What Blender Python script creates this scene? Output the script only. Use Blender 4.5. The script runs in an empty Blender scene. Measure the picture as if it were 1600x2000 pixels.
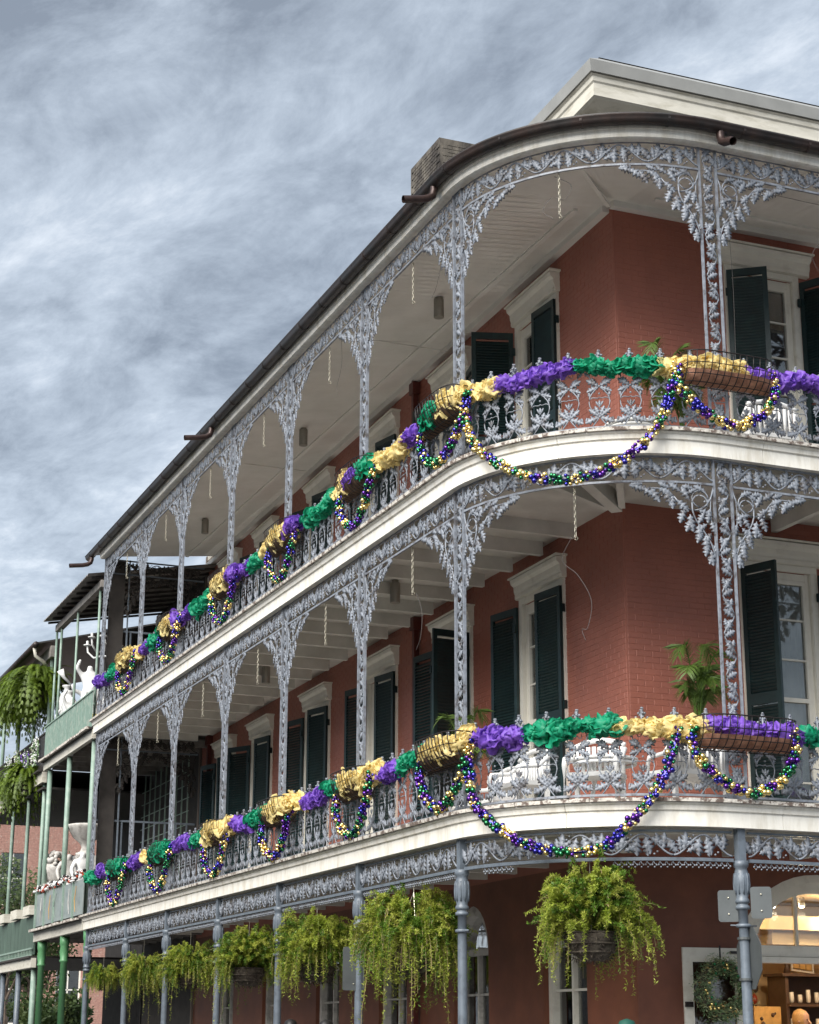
import bpy, math, random
from mathutils import Vector, Matrix, noise
R = math.radians; PI = math.pi
random.seed(7)
sc = bpy.context.scene
col = sc.collection

# ---------------------------------------------------------------- camera
W_ = 2.25                      # depth of the galleries = radius of the rounded corner
ARC = W_ * PI / 2
cam_d = bpy.data.cameras.new('camera'); cam = bpy.data.objects.new('camera', cam_d); col.objects.link(cam)
yaw, pit, rol = 1.192, .285, .004
F = Vector((math.cos(pit)*math.cos(yaw), math.cos(pit)*math.sin(yaw), math.sin(pit)))
Rt = Vector((math.sin(yaw), -math.cos(yaw), 0)); Up = Rt.cross(F)
R2 = math.cos(rol)*Rt + math.sin(rol)*Up; U2 = -math.sin(rol)*Rt + math.cos(rol)*Up
cam.matrix_world = Matrix(((R2.x, U2.x, -F.x, -10.593), (R2.y, U2.y, -F.y, -19.091), (R2.z, U2.z, -F.z, 1.6), (0, 0, 0, 1)))
cam_d.sensor_fit = 'VERTICAL'; cam_d.sensor_height = 24; cam_d.lens = 24*3523.9/2000
cam_d.shift_x = (800-781.3)/2000; cam_d.shift_y = -(1000-996.6)/2000
cam_d.clip_start = .1; cam_d.clip_end = 2000
sc.camera = cam

# ---------------------------------------------------------------- world, sun, exposure
SUN_EL, SUN_AZ = 40, 214       # azimuth from +X, counter-clockwise: the light comes from the left, behind the camera
w = bpy.data.worlds.new('World'); sc.world = w; w.use_nodes = True
nt = w.node_tree; nt.nodes.clear()
def N(tree, t, **k):
    n = tree.nodes.new(t)
    for a, b in k.items():
        if a[0] == '_': setattr(n, a[1:], b)
        else: n.inputs[a.replace('__', ' ')].default_value = b
    return n
def L(tree, a, b): tree.links.new(a, b)
out = N(nt, 'ShaderNodeOutputWorld'); bg = N(nt, 'ShaderNodeBackground'); bg.inputs['Strength'].default_value = .1
sky = N(nt, 'ShaderNodeTexSky'); sky.sky_type = 'NISHITA'; sky.sun_disc = False
sky.sun_elevation = R(SUN_EL); sky.sun_rotation = R(90-SUN_AZ)
tc = N(nt, 'ShaderNodeTexCoord'); sep = N(nt, 'ShaderNodeSeparateXYZ'); L(nt, tc.outputs['Generated'], sep.inputs[0])
def math_(op, a, b=None, c=None):
    n = nt.nodes.new('ShaderNodeMath'); n.operation = op
    for i, v in enumerate((a, b, c)):
        if v is None: continue
        if isinstance(v, (int, float)): n.inputs[i].default_value = v
        else: L(nt, v, n.inputs[i])
    return n.outputs[0]
zz = math_('ADD', math_('MAXIMUM', sep.outputs[2], 0.0), .13)
px = math_('DIVIDE', sep.outputs[0], zz); py = math_('DIVIDE', sep.outputs[1], zz)
ca, sa = math.cos(R(104)), math.sin(R(104))
along = math_('ADD', math_('MULTIPLY', px, ca), math_('MULTIPLY', py, sa))
across = math_('ADD', math_('MULTIPLY', px, -sa), math_('MULTIPLY', py, ca))
cmb = N(nt, 'ShaderNodeCombineXYZ')
L(nt, math_('MULTIPLY', along, 1.75), cmb.inputs[0]); L(nt, math_('MULTIPLY', across, 2.7), cmb.inputs[1]); cmb.inputs[2].default_value = 3.7
n1 = N(nt, 'ShaderNodeTexNoise', Scale=2.1, Detail=11.0, Roughness=.67, Distortion=.30); L(nt, cmb.outputs[0], n1.inputs['Vector'])
n2 = N(nt, 'ShaderNodeTexNoise', Scale=.75, Detail=3.0, Roughness=.5, Distortion=.2); L(nt, cmb.outputs[0], n2.inputs['Vector'])
cmb2 = N(nt, 'ShaderNodeCombineXYZ')
L(nt, math_('MULTIPLY', along, 4.2), cmb2.inputs[0]); L(nt, math_('MULTIPLY', across, 7.5), cmb2.inputs[1]); cmb2.inputs[2].default_value = 1.3
n3 = N(nt, 'ShaderNodeTexNoise', Scale=1.9, Detail=9.0, Roughness=.64, Distortion=.5); L(nt, cmb2.outputs[0], n3.inputs['Vector'])
v = math_('ADD', math_('MULTIPLY', n1.outputs[0], .52), math_('ADD', math_('MULTIPLY', n2.outputs[0], .26), math_('MULTIPLY', n3.outputs[0], .22)))
# the deck is brighter low down, towards the horizon
v = math_('ADD', v, math_('MULTIPLY', math_('SUBTRACT', .33, sep.outputs[2]), .10))
cr = N(nt, 'ShaderNodeValToRGB'); L(nt, v, cr.inputs[0])
e = cr.color_ramp.elements
e[0].position = .385; e[0].color = (.22, .255, .305, 1)
e[1].position = .655; e[1].color = (.72, .77, .83, 1)
x_ = e.new(.47); x_.color = (.345, .395, .46, 1)
x_ = e.new(.54); x_.color = (.46, .52, .595, 1)
sm = N(nt, 'ShaderNodeMix', _data_type='RGBA'); sm.inputs[0].default_value = .92
cs = N(nt, 'ShaderNodeVectorMath', _operation='SCALE'); cs.inputs['Scale'].default_value = 4.5
L(nt, cr.outputs[0], cs.inputs[0]); L(nt, sky.outputs[0], sm.inputs[6]); L(nt, cs.outputs[0], sm.inputs[7])
L(nt, sm.outputs[2], bg.inputs['Color']); L(nt, bg.outputs[0], out.inputs['Surface'])

sd = bpy.data.lights.new('sun', 'SUN'); sun = bpy.data.objects.new('sun', sd); col.objects.link(sun)
sd.energy = 2.45; sd.angle = R(50); sd.color = (1, .965, .91)
dv = Vector((math.cos(R(SUN_EL))*math.cos(R(SUN_AZ)), math.cos(R(SUN_EL))*math.sin(R(SUN_AZ)), math.sin(R(SUN_EL))))
sun.rotation_euler = dv.to_track_quat('Z', 'Y').to_euler(); sun.location = dv*50
sc.view_settings.view_transform = 'Standard'; sc.view_settings.look = 'None'; sc.view_settings.gamma = 1
sc.view_settings.use_curve_mapping = False; sc.view_settings.exposure = 1.5

# ---------------------------------------------------------------- helpers
def tag(o, label=None, cat=None, group=None, kind=None):
    if label: o['label'] = label
    if cat: o['category'] = cat
    if group: o['group'] = group
    if kind: o['kind'] = kind
    return o
def empty(name, loc=(0, 0, 0), rz=0, label=None, cat=None, group=None):
    o = bpy.data.objects.new(name, None); o.empty_display_size = .1
    col.objects.link(o); o.location = loc; o.rotation_euler = (0, 0, rz)
    return tag(o, label, cat, group)
def link(name, me, parent=None, mat4=None):
    o = bpy.data.objects.new(name, me); col.objects.link(o)
    if parent: o.parent = parent
    if mat4 is not None: o.matrix_local = mat4
    return o
def copy_tree(o, parent=None):
    c = o.copy(); col.objects.link(c); c.parent = parent
    for ch in list(o.children): copy_tree(ch, c)
    return c
class MB:
    def __init__(s): s.v = []; s.f = []; s.m = []; s.c = 0
    def add(s, vs, fs, M=None):
        b = len(s.v)
        s.v += [tuple(M @ Vector(p)) for p in vs] if M is not None else [tuple(p) for p in vs]
        s.f += [tuple(i+b for i in f) for f in fs]; s.m += [s.c]*len(fs)
    def box(s, c, d, M=None):
        x, y, z = c; a, b, h = d[0]/2, d[1]/2, d[2]/2
        vs = [(x+i*a, y+j*b, z+k*h) for k in (-1, 1) for j in (-1, 1) for i in (-1, 1)]
        s.add(vs, [(0, 2, 3, 1), (4, 5, 7, 6), (0, 1, 5, 4), (2, 6, 7, 3), (0, 4, 6, 2), (1, 3, 7, 5)], M)
    def tube(s, pts, r, n=6, M=None, caps=True):
        pts = [Vector(p) for p in pts]; vs = []; fs = []; k = len(pts)
        up = None
        for i, p in enumerate(pts):
            t = (pts[min(i+1, k-1)]-pts[max(i-1, 0)]).normalized()
            if up is None: up = Vector((0, 0, 1)) if abs(t.z) < .9 else Vector((1, 0, 0))
            a = t.cross(up)
            if a.length < 1e-5: a = t.orthogonal()
            a.normalize(); b = t.cross(a).normalized(); up = -b if False else up
            rr = r[i] if isinstance(r, (list, tuple)) else r
            for j in range(n):
                q = 2*PI*j/n; vs.append(p+a*rr*math.cos(q)+b*rr*math.sin(q))
        for i in range(k-1):
            for j in range(n):
                j2 = (j+1) % n; fs.append((i*n+j, i*n+j2, (i+1)*n+j2, (i+1)*n+j))
        if caps: fs += [tuple(range(n-1, -1, -1)), tuple((k-1)*n+j for j in range(n))]
        s.add(vs, fs, M)
    def lathe(s, prof, n=12, M=None):
        vs = []; fs = []
        for r, z in prof:
            for j in range(n): q = 2*PI*j/n; vs.append((r*math.cos(q), r*math.sin(q), z))
        for i in range(len(prof)-1):
            for j in range(n): j2 = (j+1) % n; fs.append((i*n+j, i*n+j2, (i+1)*n+j2, (i+1)*n+j))
        fs += [tuple(range(n-1, -1, -1)), tuple((len(prof)-1)*n+j for j in range(n))]
        s.add(vs, fs, M)
    def prism(s, poly, y0, y1, M=None):        # polygon in x,z extruded along y
        n = len(poly); vs = [(x, y0, z) for x, z in poly]+[(x, y1, z) for x, z in poly]
        fs = [tuple(range(n)), tuple(range(2*n-1, n-1, -1))]+[(i, i+n, (i+1) % n+n, (i+1) % n) for i in range(n)]
        s.add(vs, fs, M)
    def ico(s, c, r, M=None):
        t = (1+5**.5)/2; k = r/math.sqrt(1+t*t)
        vs = [(-1, t, 0), (1, t, 0), (-1, -t, 0), (1, -t, 0), (0, -1, t), (0, 1, t), (0, -1, -t), (0, 1, -t), (t, 0, -1), (t, 0, 1), (-t, 0, -1), (-t, 0, 1)]
        vs = [(c[0]+a*k, c[1]+b*k, c[2]+d*k) for a, b, d in vs]
        s.add(vs, [(0, 11, 5), (0, 5, 1), (0, 1, 7), (0, 7, 10), (0, 10, 11), (1, 5, 9), (5, 11, 4), (11, 10, 2), (10, 7, 6), (7, 1, 8), (3, 9, 4), (3, 4, 2), (3, 2, 6), (3, 6, 8), (3, 8, 9), (4, 9, 5), (2, 4, 11), (6, 2, 10), (8, 6, 7), (9, 8, 1)], M)
    def warp(s, fn): s.v = [tuple(fn(*p)) for p in s.v]; return s
    def mesh(s, name, mats, smooth=False):
        me = bpy.data.meshes.new(name); me.from_pydata(s.v, [], s.f)
        for m in (mats if isinstance(mats, (list, tuple)) else [mats]): me.materials.append(m)
        if s.c or any(s.m): me.polygons.foreach_set('material_index', s.m)
        if smooth: me.polygons.foreach_set('use_smooth', [True]*len(s.f))
        me.update(); return me
    def build(s, name, mats, parent=None, smooth=False, mat4=None): return link(name, s.mesh(name, mats, smooth), parent, mat4)
def T(x, y, z): return Matrix.Translation((x, y, z))
def RZ(a): return Matrix.Rotation(a, 4, 'Z')
def RX(a): return Matrix.Rotation(a, 4, 'X')
def RY(a): return Matrix.Rotation(a, 4, 'Y')

def G(s, d=0, z=0):
    if s < 0: return Vector((-W_-d, -s, z))
    if s < ARC:
        t = s/W_; return Vector((-(W_+d)*math.cos(t), -(W_+d)*math.sin(t), z))
    return Vector((s-ARC, -W_-d, z))
def GA(s):
    return -PI/2 + (0 if s < 0 else PI/2 if s > ARC else s/W_)
def GM(s, z, d=0): return T(*G(s, d, z)) @ RZ(GA(s))
S0, S1 = -19.62, ARC+7.6
def spath(a=S0, b=S1):
    r = [a]
    if a < 0: r += [0.0]
    r += [ARC*i/28 for i in range(1, 28) if ARC*i/28 > a and ARC*i/28 < b]
    if b > ARC: r += [ARC]
    return r+[b] if b != r[-1] else r
def sweep(mb, prof, ss, closed=True):
    n = len(prof); vs = []; fs = []
    for s in ss: vs += [G(s, d, z) for d, z in prof]
    for i in range(len(ss)-1):
        for j in range(n if closed else n-1):
            j2 = (j+1) % n; fs.append((i*n+j, (i+1)*n+j, (i+1)*n+j2, i*n+j2))
    if closed: fs += [tuple(range(n)), tuple((len(ss)-1)*n+j for j in range(n-1, -1, -1))]
    mb.add(vs, fs)

# ---------------------------------------------------------------- materials
def mat(name, c, rough=.6, var=.0, vs=6.0, bump=0.0, bs=40.0, metal=0.0, spec=.5, c2=None, c2amt=.5, c2s=3.0, c2sharp=.1, trans=0.0, coat=0.0, stretch=None, emit=None, es=1.0):
    m = bpy.data.materials.new(name); m.use_nodes = True; t = m.node_tree; b = t.nodes['Principled BSDF']
    b.inputs['Roughness'].default_value = rough; b.inputs['Metallic'].default_value = metal
    b.inputs['Specular IOR Level'].default_value = spec; b.inputs['Coat Weight'].default_value = coat
    tcn = t.nodes.new('ShaderNodeTexCoord'); vec = tcn.outputs['Object']
    geo = t.nodes.new('ShaderNodeNewGeometry'); vec = geo.outputs['Position']
    if stretch:
        mp = t.nodes.new('ShaderNodeMapping'); mp.inputs['Scale'].default_value = stretch; t.links.new(vec, mp.inputs[0]); vec = mp.outputs[0]
    cur = None
    rgb = t.nodes.new('ShaderNodeRGB'); rgb.outputs[0].default_value = (*c, 1); cur = rgb.outputs[0]
    if c2:
        n = N(t, 'ShaderNodeTexNoise', Scale=c2s, Detail=6.0, Roughness=.65); t.links.new(vec, n.inputs['Vector'])
        r = t.nodes.new('ShaderNodeValToRGB'); r.color_ramp.elements[0].position = 1-c2amt-c2sharp; r.color_ramp.elements[1].position = 1-c2amt+c2sharp
        t.links.new(n.outputs[0], r.inputs[0])
        mx = N(t, 'ShaderNodeMix', _data_type='RGBA'); t.links.new(r.outputs[0], mx.inputs[0]); t.links.new(cur, mx.inputs[6]); mx.inputs[7].default_value = (*c2, 1); cur = mx.outputs[2]
    if var:
        n = N(t, 'ShaderNodeTexNoise', Scale=vs, Detail=5.0, Roughness=.6); t.links.new(vec, n.inputs['Vector'])
        r = N(t, 'ShaderNodeMapRange'); r.inputs[1].default_value = .3; r.inputs[2].default_value = .7; r.inputs[3].default_value = 1-var; r.inputs[4].default_value = 1+var
        t.links.new(n.outputs[0], r.inputs[0])
        mx = N(t, 'ShaderNodeVectorMath', _operation='SCALE'); t.links.new(cur, mx.inputs[0]); t.links.new(r.outputs[0], mx.inputs['Scale']); cur = mx.outputs[0]
    t.links.new(cur, b.inputs['Base Color'])
    if bump:
        n = N(t, 'ShaderNodeTexNoise', Scale=bs, Detail=4.0); t.links.new(vec, n.inputs['Vector'])
        bp = N(t, 'ShaderNodeBump', Strength=bump, Distance=.01); t.links.new(n.outputs[0], bp.inputs['Height']); t.links.new(bp.outputs[0], b.inputs['Normal'])
    if trans:
        tr = t.nodes.new('ShaderNodeBsdfTranslucent'); t.links.new(cur, tr.inputs[0])
        ms = t.nodes.new('ShaderNodeMixShader'); ms.inputs[0].default_value = trans
        t.links.new(b.outputs[0], ms.inputs[1]); t.links.new(tr.outputs[0], ms.inputs[2]); t.links.new(ms.outputs[0], t.nodes['Material Output'].inputs[0])
    if emit:
        b.inputs['Emission Color'].default_value = (*emit, 1); b.inputs['Emission Strength'].default_value = es
    return m
M = {}
M['iron'] = mat('grey_painted_iron', (.215, .235, .27), .4, .24, 14, .2, 60, c2=(.10, .095, .10), c2amt=.42, c2s=9, c2sharp=.06)
M['iron_dark'] = mat('slate_painted_iron', (.13, .155, .185), .4, .15, 9, .1, 60, c2=(.085, .10, .12), c2amt=.4, c2s=7)
M['cream'] = mat('cream_painted_wood', (.84, .81, .735), .55, .06, 5, .12, 50, c2=(.62, .57, .47), c2amt=.40, c2s=1.6, c2sharp=.14, stretch=(4, 4, .9))
M['cornice'] = mat('pale_painted_cornice', (.62, .59, .51), .55, .08, 3, .1, 40, c2=(.45, .42, .34), c2amt=.4, c2s=2.5, stretch=(1, 1, 4))
M['edge'] = mat('weathered_deck_edge', (.62, .58, .52), .8, .2, 25, .4, 60, c2=(.16, .12, .10), c2amt=.47, c2s=11, c2sharp=.04)
M['soffit'] = mat('soffit_boards', (.80, .78, .735), .6, .06, 1.2, .08, 30, c2=(.69, .665, .61), c2amt=.42, c2s=1.3, c2sharp=.2)
M['ceiling'] = mat('ceiling_boards', (.68, .66, .61), .6, .1, 2, .1, 30, c2=(.52, .495, .445), c2amt=.45, c2s=1.5, c2sharp=.2)
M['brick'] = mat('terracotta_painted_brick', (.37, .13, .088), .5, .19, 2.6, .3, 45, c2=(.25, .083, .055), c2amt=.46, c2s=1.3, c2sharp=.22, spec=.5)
M['brick_joint'] = mat('painted_mortar', (.32, .112, .075), .6, .08, 3, .2, 50)
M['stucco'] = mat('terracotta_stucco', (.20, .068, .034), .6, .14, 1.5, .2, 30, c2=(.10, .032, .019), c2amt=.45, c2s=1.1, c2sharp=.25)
M['white'] = mat('white_painted_wood', (.74, .71, .63), .5, .05, 5, .06, 40, c2=(.58, .54, .46), c2amt=.34, c2s=4, c2sharp=.12)
M['green'] = mat('dark_green_shutter', (.007, .023, .025), .42, .25, 6, .1, 40, c2=(.013, .036, .035), c2amt=.4, c2s=5)
M['gutter'] = mat('tarnished_copper_gutter', (.045, .030, .026), .45, .25, 5, .15, 30, metal=.3, c2=(.028, .025, .024), c2amt=.5, c2s=3)
M['spout'] = mat('copper_spout', (.055, .034, .03), .4, .25, 8, .1, 40, metal=.4)
M['roof'] = mat('dark_roof_metal', (.05, .048, .047), .5, .2, 3)
M['flash'] = mat('grey_roof_flashing', (.30, .30, .285), .45, .1, 3)
M['chimney'] = mat('stained_stucco_brick', (.13, .115, .095), .9, .35, 6, .5, 25, c2=(.04, .034, .03), c2amt=.5, c2s=3.5, c2sharp=.08, stretch=(1, 1, .4))
M['pipe'] = mat('maroon_drainpipe', (.10, .022, .016), .45, .15, 5)
M['joist'] = M['ceiling']
M['wire'] = mat('black_basket_wire', (.014, .010, .010), .45)
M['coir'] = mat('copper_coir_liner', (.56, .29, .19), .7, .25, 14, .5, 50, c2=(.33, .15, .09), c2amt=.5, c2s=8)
M['chain'] = mat('galvanised_chain', (.50, .47, .38), .35, .2, 20, metal=.6)
M['lampg'] = mat('brushed_canister', (.28, .26, .22), .4, .1, 8, metal=.2)
M['signback'] = mat('bare_aluminium_sign_back', (.10, .11, .112), .45, .12, 5, metal=.35)
M['tul_g'] = mat('gold_tulle', (.92, .77, .36), .5, .12, 9, trans=.45)
M['tul_p'] = mat('purple_tulle', (.26, .12, .62), .5, .15, 9, trans=.42)
M['tul_v'] = mat('green_tulle', (.012, .36, .19), .5, .15, 9, trans=.42)
M['bd_g'] = mat('gold_bead', (.86, .66, .24), .12, metal=.9, coat=.5)
M['bd_p'] = mat('purple_bead', (.085, .012, .25), .12, metal=.85, coat=.6)
M['bd_v'] = mat('green_bead', (.006, .15, .05), .12, metal=.85, coat=.6)
M['bd_b'] = mat('blue_bead', (.025, .02, .30), .12, metal=.85, coat=.6)
M['fern'] = mat('asparagus_fern_leaf', (.30, .40, .04), .5, .3, 5, trans=.45, c2=(.48, .50, .10), c2amt=.5, c2s=4, c2sharp=.15)
M['fern_dry'] = mat('dry_fern_stem', (.32, .24, .12), .7, .2, 9, trans=.2)
M['fern_dark'] = mat('deep_fern_leaf', (.12, .22, .025), .5, .3, 6, trans=.35)
M['moss'] = mat('moss_basket', (.055, .042, .032), .95, .4, 20, 1.0, 30, c2=(.12, .10, .075), c2amt=.45, c2s=14)
M['palm'] = mat('palm_leaf', (.10, .17, .03), .45, .3, 6, trans=.3)
M['boston'] = mat('sword_fern_leaf', (.17, .25, .025), .5, .3, 5, trans=.4, c2=(.08, .13, .012), c2amt=.5, c2s=2)
M['plaster'] = mat('white_plaster', (.72, .72, .71), .6, .08, 8, .2, 30, c2=(.5, .5, .49), c2amt=.35, c2s=5)
M['stonew'] = mat('weathered_stone', (.50, .48, .45), .8, .15, 8, .3, 30, c2=(.28, .26, .24), c2amt=.42, c2s=6)
M['gpost'] = mat('pale_green_post', (.22, .31, .255), .5, .12, 6, c2=(.30, .36, .31), c2amt=.4, c2s=6)
M['gpost2'] = mat('bright_green_post', (.10, .27, .12), .45, .12, 6, c2=(.07, .19, .09), c2amt=.4, c2s=6)
M['gscreen'] = mat('green_slat_screen', (.20, .29, .24), .6, .15, 10, c2=(.32, .36, .31), c2amt=.4, c2s=5)
M['gboard'] = mat('grey_green_board', (.07, .11, .085), .7, .25, 4, stretch=(1, 1, .3))
M['shade'] = mat('dark_wood_and_backlit_iron', (.035, .030, .027), .8, .3, 5)  # dark wood tone; also paints in the backlit end-screen ironwork
M['corrug'] = mat('rusted_roof_underside', (.27, .25, .23), .75, .25, 5, c2=(.17, .15, .135), c2amt=.45, c2s=4)
M['oldbrick'] = mat('old_pink_brick', (.36, .20, .16), .9, .25, 12, .4, 30, c2=(.45, .36, .30), c2amt=.35, c2s=5)
M['asphalt'] = mat('asphalt', (.05, .05, .052), .9, .2, 2)
M['pave'] = mat('pavement', (.34, .34, .335), .85, .15, 2, .2, 20)
M['floorw'] = mat('shop_floor', (.2, .13, .08), .5)
M['skin'] = mat('skin', (.50, .30, .21), .55)
M['hair'] = mat('dark_hair', (.012, .010, .010), .5, .3, 60)
M['blond'] = mat('blond_hair', (.50, .30, .12), .5, .2, 60)
M['cloth_d'] = mat('dark_cloth', (.02, .022, .03), .8)
M['cloth_r'] = mat('red_cloth', (.45, .03, .05), .8)
M['cap_g'] = mat('green_cap', (.006, .07, .05), .7)
M['yellow'] = mat('yellow_band', (.62, .48, .04), .6)
M['curtain'] = mat('grey_curtain', (.80, .79, .76), .9, .1, 4, trans=.3)
M['gold'] = mat('shop_gilt', (.55, .32, .10), .5, .2, 10)
M['shopwall'] = mat('shop_wall', (.50, .36, .20), .8, .08, 2)
M['shopgreen'] = mat('olive_panel', (.28, .24, .09), .8, .08, 2)
M['wood'] = mat('dark_shelf_wood', (.075, .04, .022), .5, .25, 8)
M['plate'] = mat('pale_ceramic', (.65, .58, .48), .4)
M['redw'] = mat('red_trinket', (.35, .05, .02), .5)
M['bulb'] = mat('lit_spot_bulb', (1, .9, .7), .5, emit=(1, .78, .45), es=9)
M['cable'] = mat('loose_cable', (.10, .09, .085), .6)
def glass_mat(name, tint, refl):
    m = bpy.data.materials.new(name); m.use_nodes = True; t = m.node_tree; t.nodes.clear()
    o = t.nodes.new('ShaderNodeOutputMaterial'); a = t.nodes.new('ShaderNodeBsdfTransparent'); a.inputs[0].default_value = (*tint, 1)
    g = t.nodes.new('ShaderNodeBsdfGlossy'); g.inputs['Roughness'].default_value = .03
    lw = t.nodes.new('ShaderNodeFresnel'); lw.inputs[0].default_value = 1.5
    ad = t.nodes.new('ShaderNodeMath'); ad.operation = 'MULTIPLY_ADD'; ad.inputs[1].default_value = refl; ad.inputs[2].default_value = .05
    t.links.new(lw.outputs[0], ad.inputs[0])
    tx = N(t, 'ShaderNodeTexNoise', Scale=2.2, Detail=2.0); ge = t.nodes.new('ShaderNodeNewGeometry'); t.links.new(ge.outputs['Position'], tx.inputs['Vector'])
    bp = N(t, 'ShaderNodeBump', Strength=.06, Distance=.03); t.links.new(tx.outputs[0], bp.inputs['Height']); t.links.new(bp.outputs[0], g.inputs['Normal'])
    mx = t.nodes.new('ShaderNodeMixShader'); t.links.new(ad.outputs[0], mx.inputs[0]); t.links.new(a.outputs[0], mx.inputs[1]); t.links.new(g.outputs[0], mx.inputs[2]); t.links.new(mx.outputs[0], o.inputs[0])
    return m
M['glass'] = glass_mat('window_glass', (.82, .84, .83), 1.2)
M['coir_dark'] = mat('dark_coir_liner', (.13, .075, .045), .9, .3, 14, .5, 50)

# ---------------------------------------------------------------- levels (metres)
Z1, Z2, Z3 = 3.78, 7.94, 11.88       # underside of the two balcony fascias and of the roof cornice
D1, D2 = 4.09, 8.26                  # deck tops
SKEW = .017                          # the side wall is not quite parallel to its gallery
COLS = [-19.51, -16.02, -12.97, -9.70, -6.56, -3.225, .07, ARC+.05, ARC+3.40, ARC+6.75]
ML = RZ(-(PI/2+SKEW)); MR = Matrix.Identity(4)

# ---------------------------------------------------------------- ground
def structure(o): o['kind'] = 'structure'; return o
mb = MB(); mb.add([(-600, -600, -.13), (600, -600, -.13), (600, 600, -.13), (-600, 600, -.13)], [(0, 1, 2, 3)]); structure(mb.build('road', M['asphalt']))
mb = MB(); mb.box((10, 40, -.06), (25.2+.0, 86, .12)); structure(mb.build('pavement', M['pave'])).location = (0, 0, 0)
mb = MB(); mb.box((-17.5, 10, -.06), (9, 200, .12)); structure(mb.build('pavement', M['pave']))

# ---------------------------------------------------------------- the corner building
B = empty('brick_building', (0, 0, 0), 0, 'terracotta brick corner building with cream cornice, dark green shutters and iron galleries', 'building')
def wall_mesh(u0, u1, z0, z1, ops, depth=.28):
    """local: x along the wall, -y outside, z up. ops: (ua, ub, zb, ztop, arch)"""
    mb = MB(); ops = sorted(ops)
    xs = u0
    def q(a, b, c, d): mb.add([a, b, c, d], [(0, 1, 2, 3)])
    def rect(a, b, c, d):
        if b-a > 1e-4 and d-c > 1e-4: q((a, 0, c), (b, 0, c), (b, 0, d), (a, 0, d))
    for ua, ub, zb, zt, arch in ops:
        rect(xs, ua, z0, z1); rect(ua, ub, z0, zb)
        if arch:
            r = (ub-ua)/2; n = 20; pts = [(ua+r-r*math.cos(PI*i/n), zt-r*arch+r*arch*math.sin(PI*i/n)) for i in range(n+1)]
            for (a, c), (b, d) in zip(pts, pts[1:]):
                q((a, 0, c), (b, 0, d), (b, 0, z1), (a, 0, z1)); q((a, 0, c), (a, depth, c), (b, depth, d), (b, 0, d))
            zs = zt-r*arch
        else:
            rect(ua, ub, zt, z1); q((ua, 0, zt), (ua, depth, zt), (ub, depth, zt), (ub, 0, zt)); zs = zt
        q((ua, 0, zb), (ua, 0, zs), (ua, depth, zs), (ua, depth, zb)); q((ub, 0, zb), (ub, depth, zb), (ub, depth, zs), (ub, 0, zs))
        q((ua, 0, zb), (ua, depth, zb), (ub, depth, zb), (ub, 0, zb))
        xs = ub
    rect(xs, u1, z0, z1)
    return mb
LW_C = [2.35, 5.47, 8.60, 12.03, 15.60, 18.30]      # window centres along the side wall
RW_C = [2.22, 5.45]
HW = .50; HWS = .62
def brick_list(u0, u1, z0, z1, ops):
    res = []; rh, bl = .0745, .222; k = 0; z = z0
    while z+rh < z1:
        x = u0 + (bl/2 if k % 2 else 0)
        if k % 2: res.append((u0, x-.008, z))
        while x < u1:
            a, b = x, min(x+bl-.008, u1); ok = True
            for ua, ub, zb, zt, ar in ops:
                if z+rh > zb-.02 and z < zt+.02:
                    if a < ub and b > ua:
                        if a < ua-.03 and b > ua: b = ua-.004
                        elif b > ub+.03 and a < ub: a = ub+.004
                        else: ok = False
            if ok and b-a > .03: res.append((a, b, z))
            x += bl
        z += rh; k += 1
    return res
LOPS = []; ROPS = []
for zt, zb in ((7.385, D1), (11.475, D2)):
    LOPS += [(-c-HWS, -c+HWS, zb, zt, 0) for c in LW_C]; ROPS += [(c-HW, c+HW, zb, zt, 0) for c in RW_C]
def two_storeys(name, u0, u1, ops, Mx):
    for z0, z1 in ((3.70, 8.20), (8.20, 12.45)):
        o = wall_mesh(u0, u1, z0, z1, [p for p in ops if z0 <= p[2] < z1]).build(name, M['brick_joint'], B); o.matrix_local = Mx
two_storeys('side_wall', -20.6, 0, LOPS, ML); two_storeys('front_wall', 0, 9.5, ROPS, MR)
# painted bricks stand proud of their joints; the 300 nearest the corner are objects of their own
bm_cache = {}
rb = random.Random(3)
def brick_mesh(w_, k):
    key = (round(w_, 2), k)
    if key not in bm_cache:
        m_ = MB(); h = .067; w2 = round(w_, 2); b_ = .004; p = -(.0022+.0011*k)
        m_.add([(0, .0005, 0), (w2, .0005, 0), (w2, .0005, h), (0, .0005, h), (b_, p, b_), (w2-b_, p, b_), (w2-b_, p, h-b_), (b_, p, h-b_)], [(4, 5, 6, 7), (0, 1, 5, 4), (1, 2, 6, 5), (2, 3, 7, 6), (3, 0, 4, 7)])
        bm_cache[key] = (m_, m_.mesh('brick', M['brick']))
    return bm_cache[key]
def lay(bricks, Mx, single):
    big = MB()
    for a, b, z in bricks:
        m_, me = brick_mesh(b-a, rb.randint(0, 2)); X = Mx @ T(a, -.0005, z+.004)
        if single(a, z): link('brick', me, B, X)
        else: big.add(m_.v, m_.f, X)
    o = big.build('brick_courses', M['brick'], B); o['kind'] = 'stuff'
lay(brick_list(-20.5, -.02, 4.1, 12.1, LOPS), ML, lambda a, z: a > -1.35 and 5.55 < z < 7.3)
lay(brick_list(.02, 6.5, 4.1, 12.1, ROPS), MR, lambda a, z: a < 1.3 and 5.2 < z < 7.0)

# ground floor walls with arches
GL = [(-c-.62, -c+.62, .35, 3.42, 1.0) for c in (1.93, 4.95, 8.1, 11.3, 14.6, 17.9)]
GR = [(1.42, 3.72, .02, 3.56, .82), (5.3, 6.9, .02, 3.4, 1)]
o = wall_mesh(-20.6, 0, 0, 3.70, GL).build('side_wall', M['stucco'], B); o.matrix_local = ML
o = wall_mesh(0, 9.5, 0, 3.70, GR).build('front_wall', M['stucco'], B)
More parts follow.
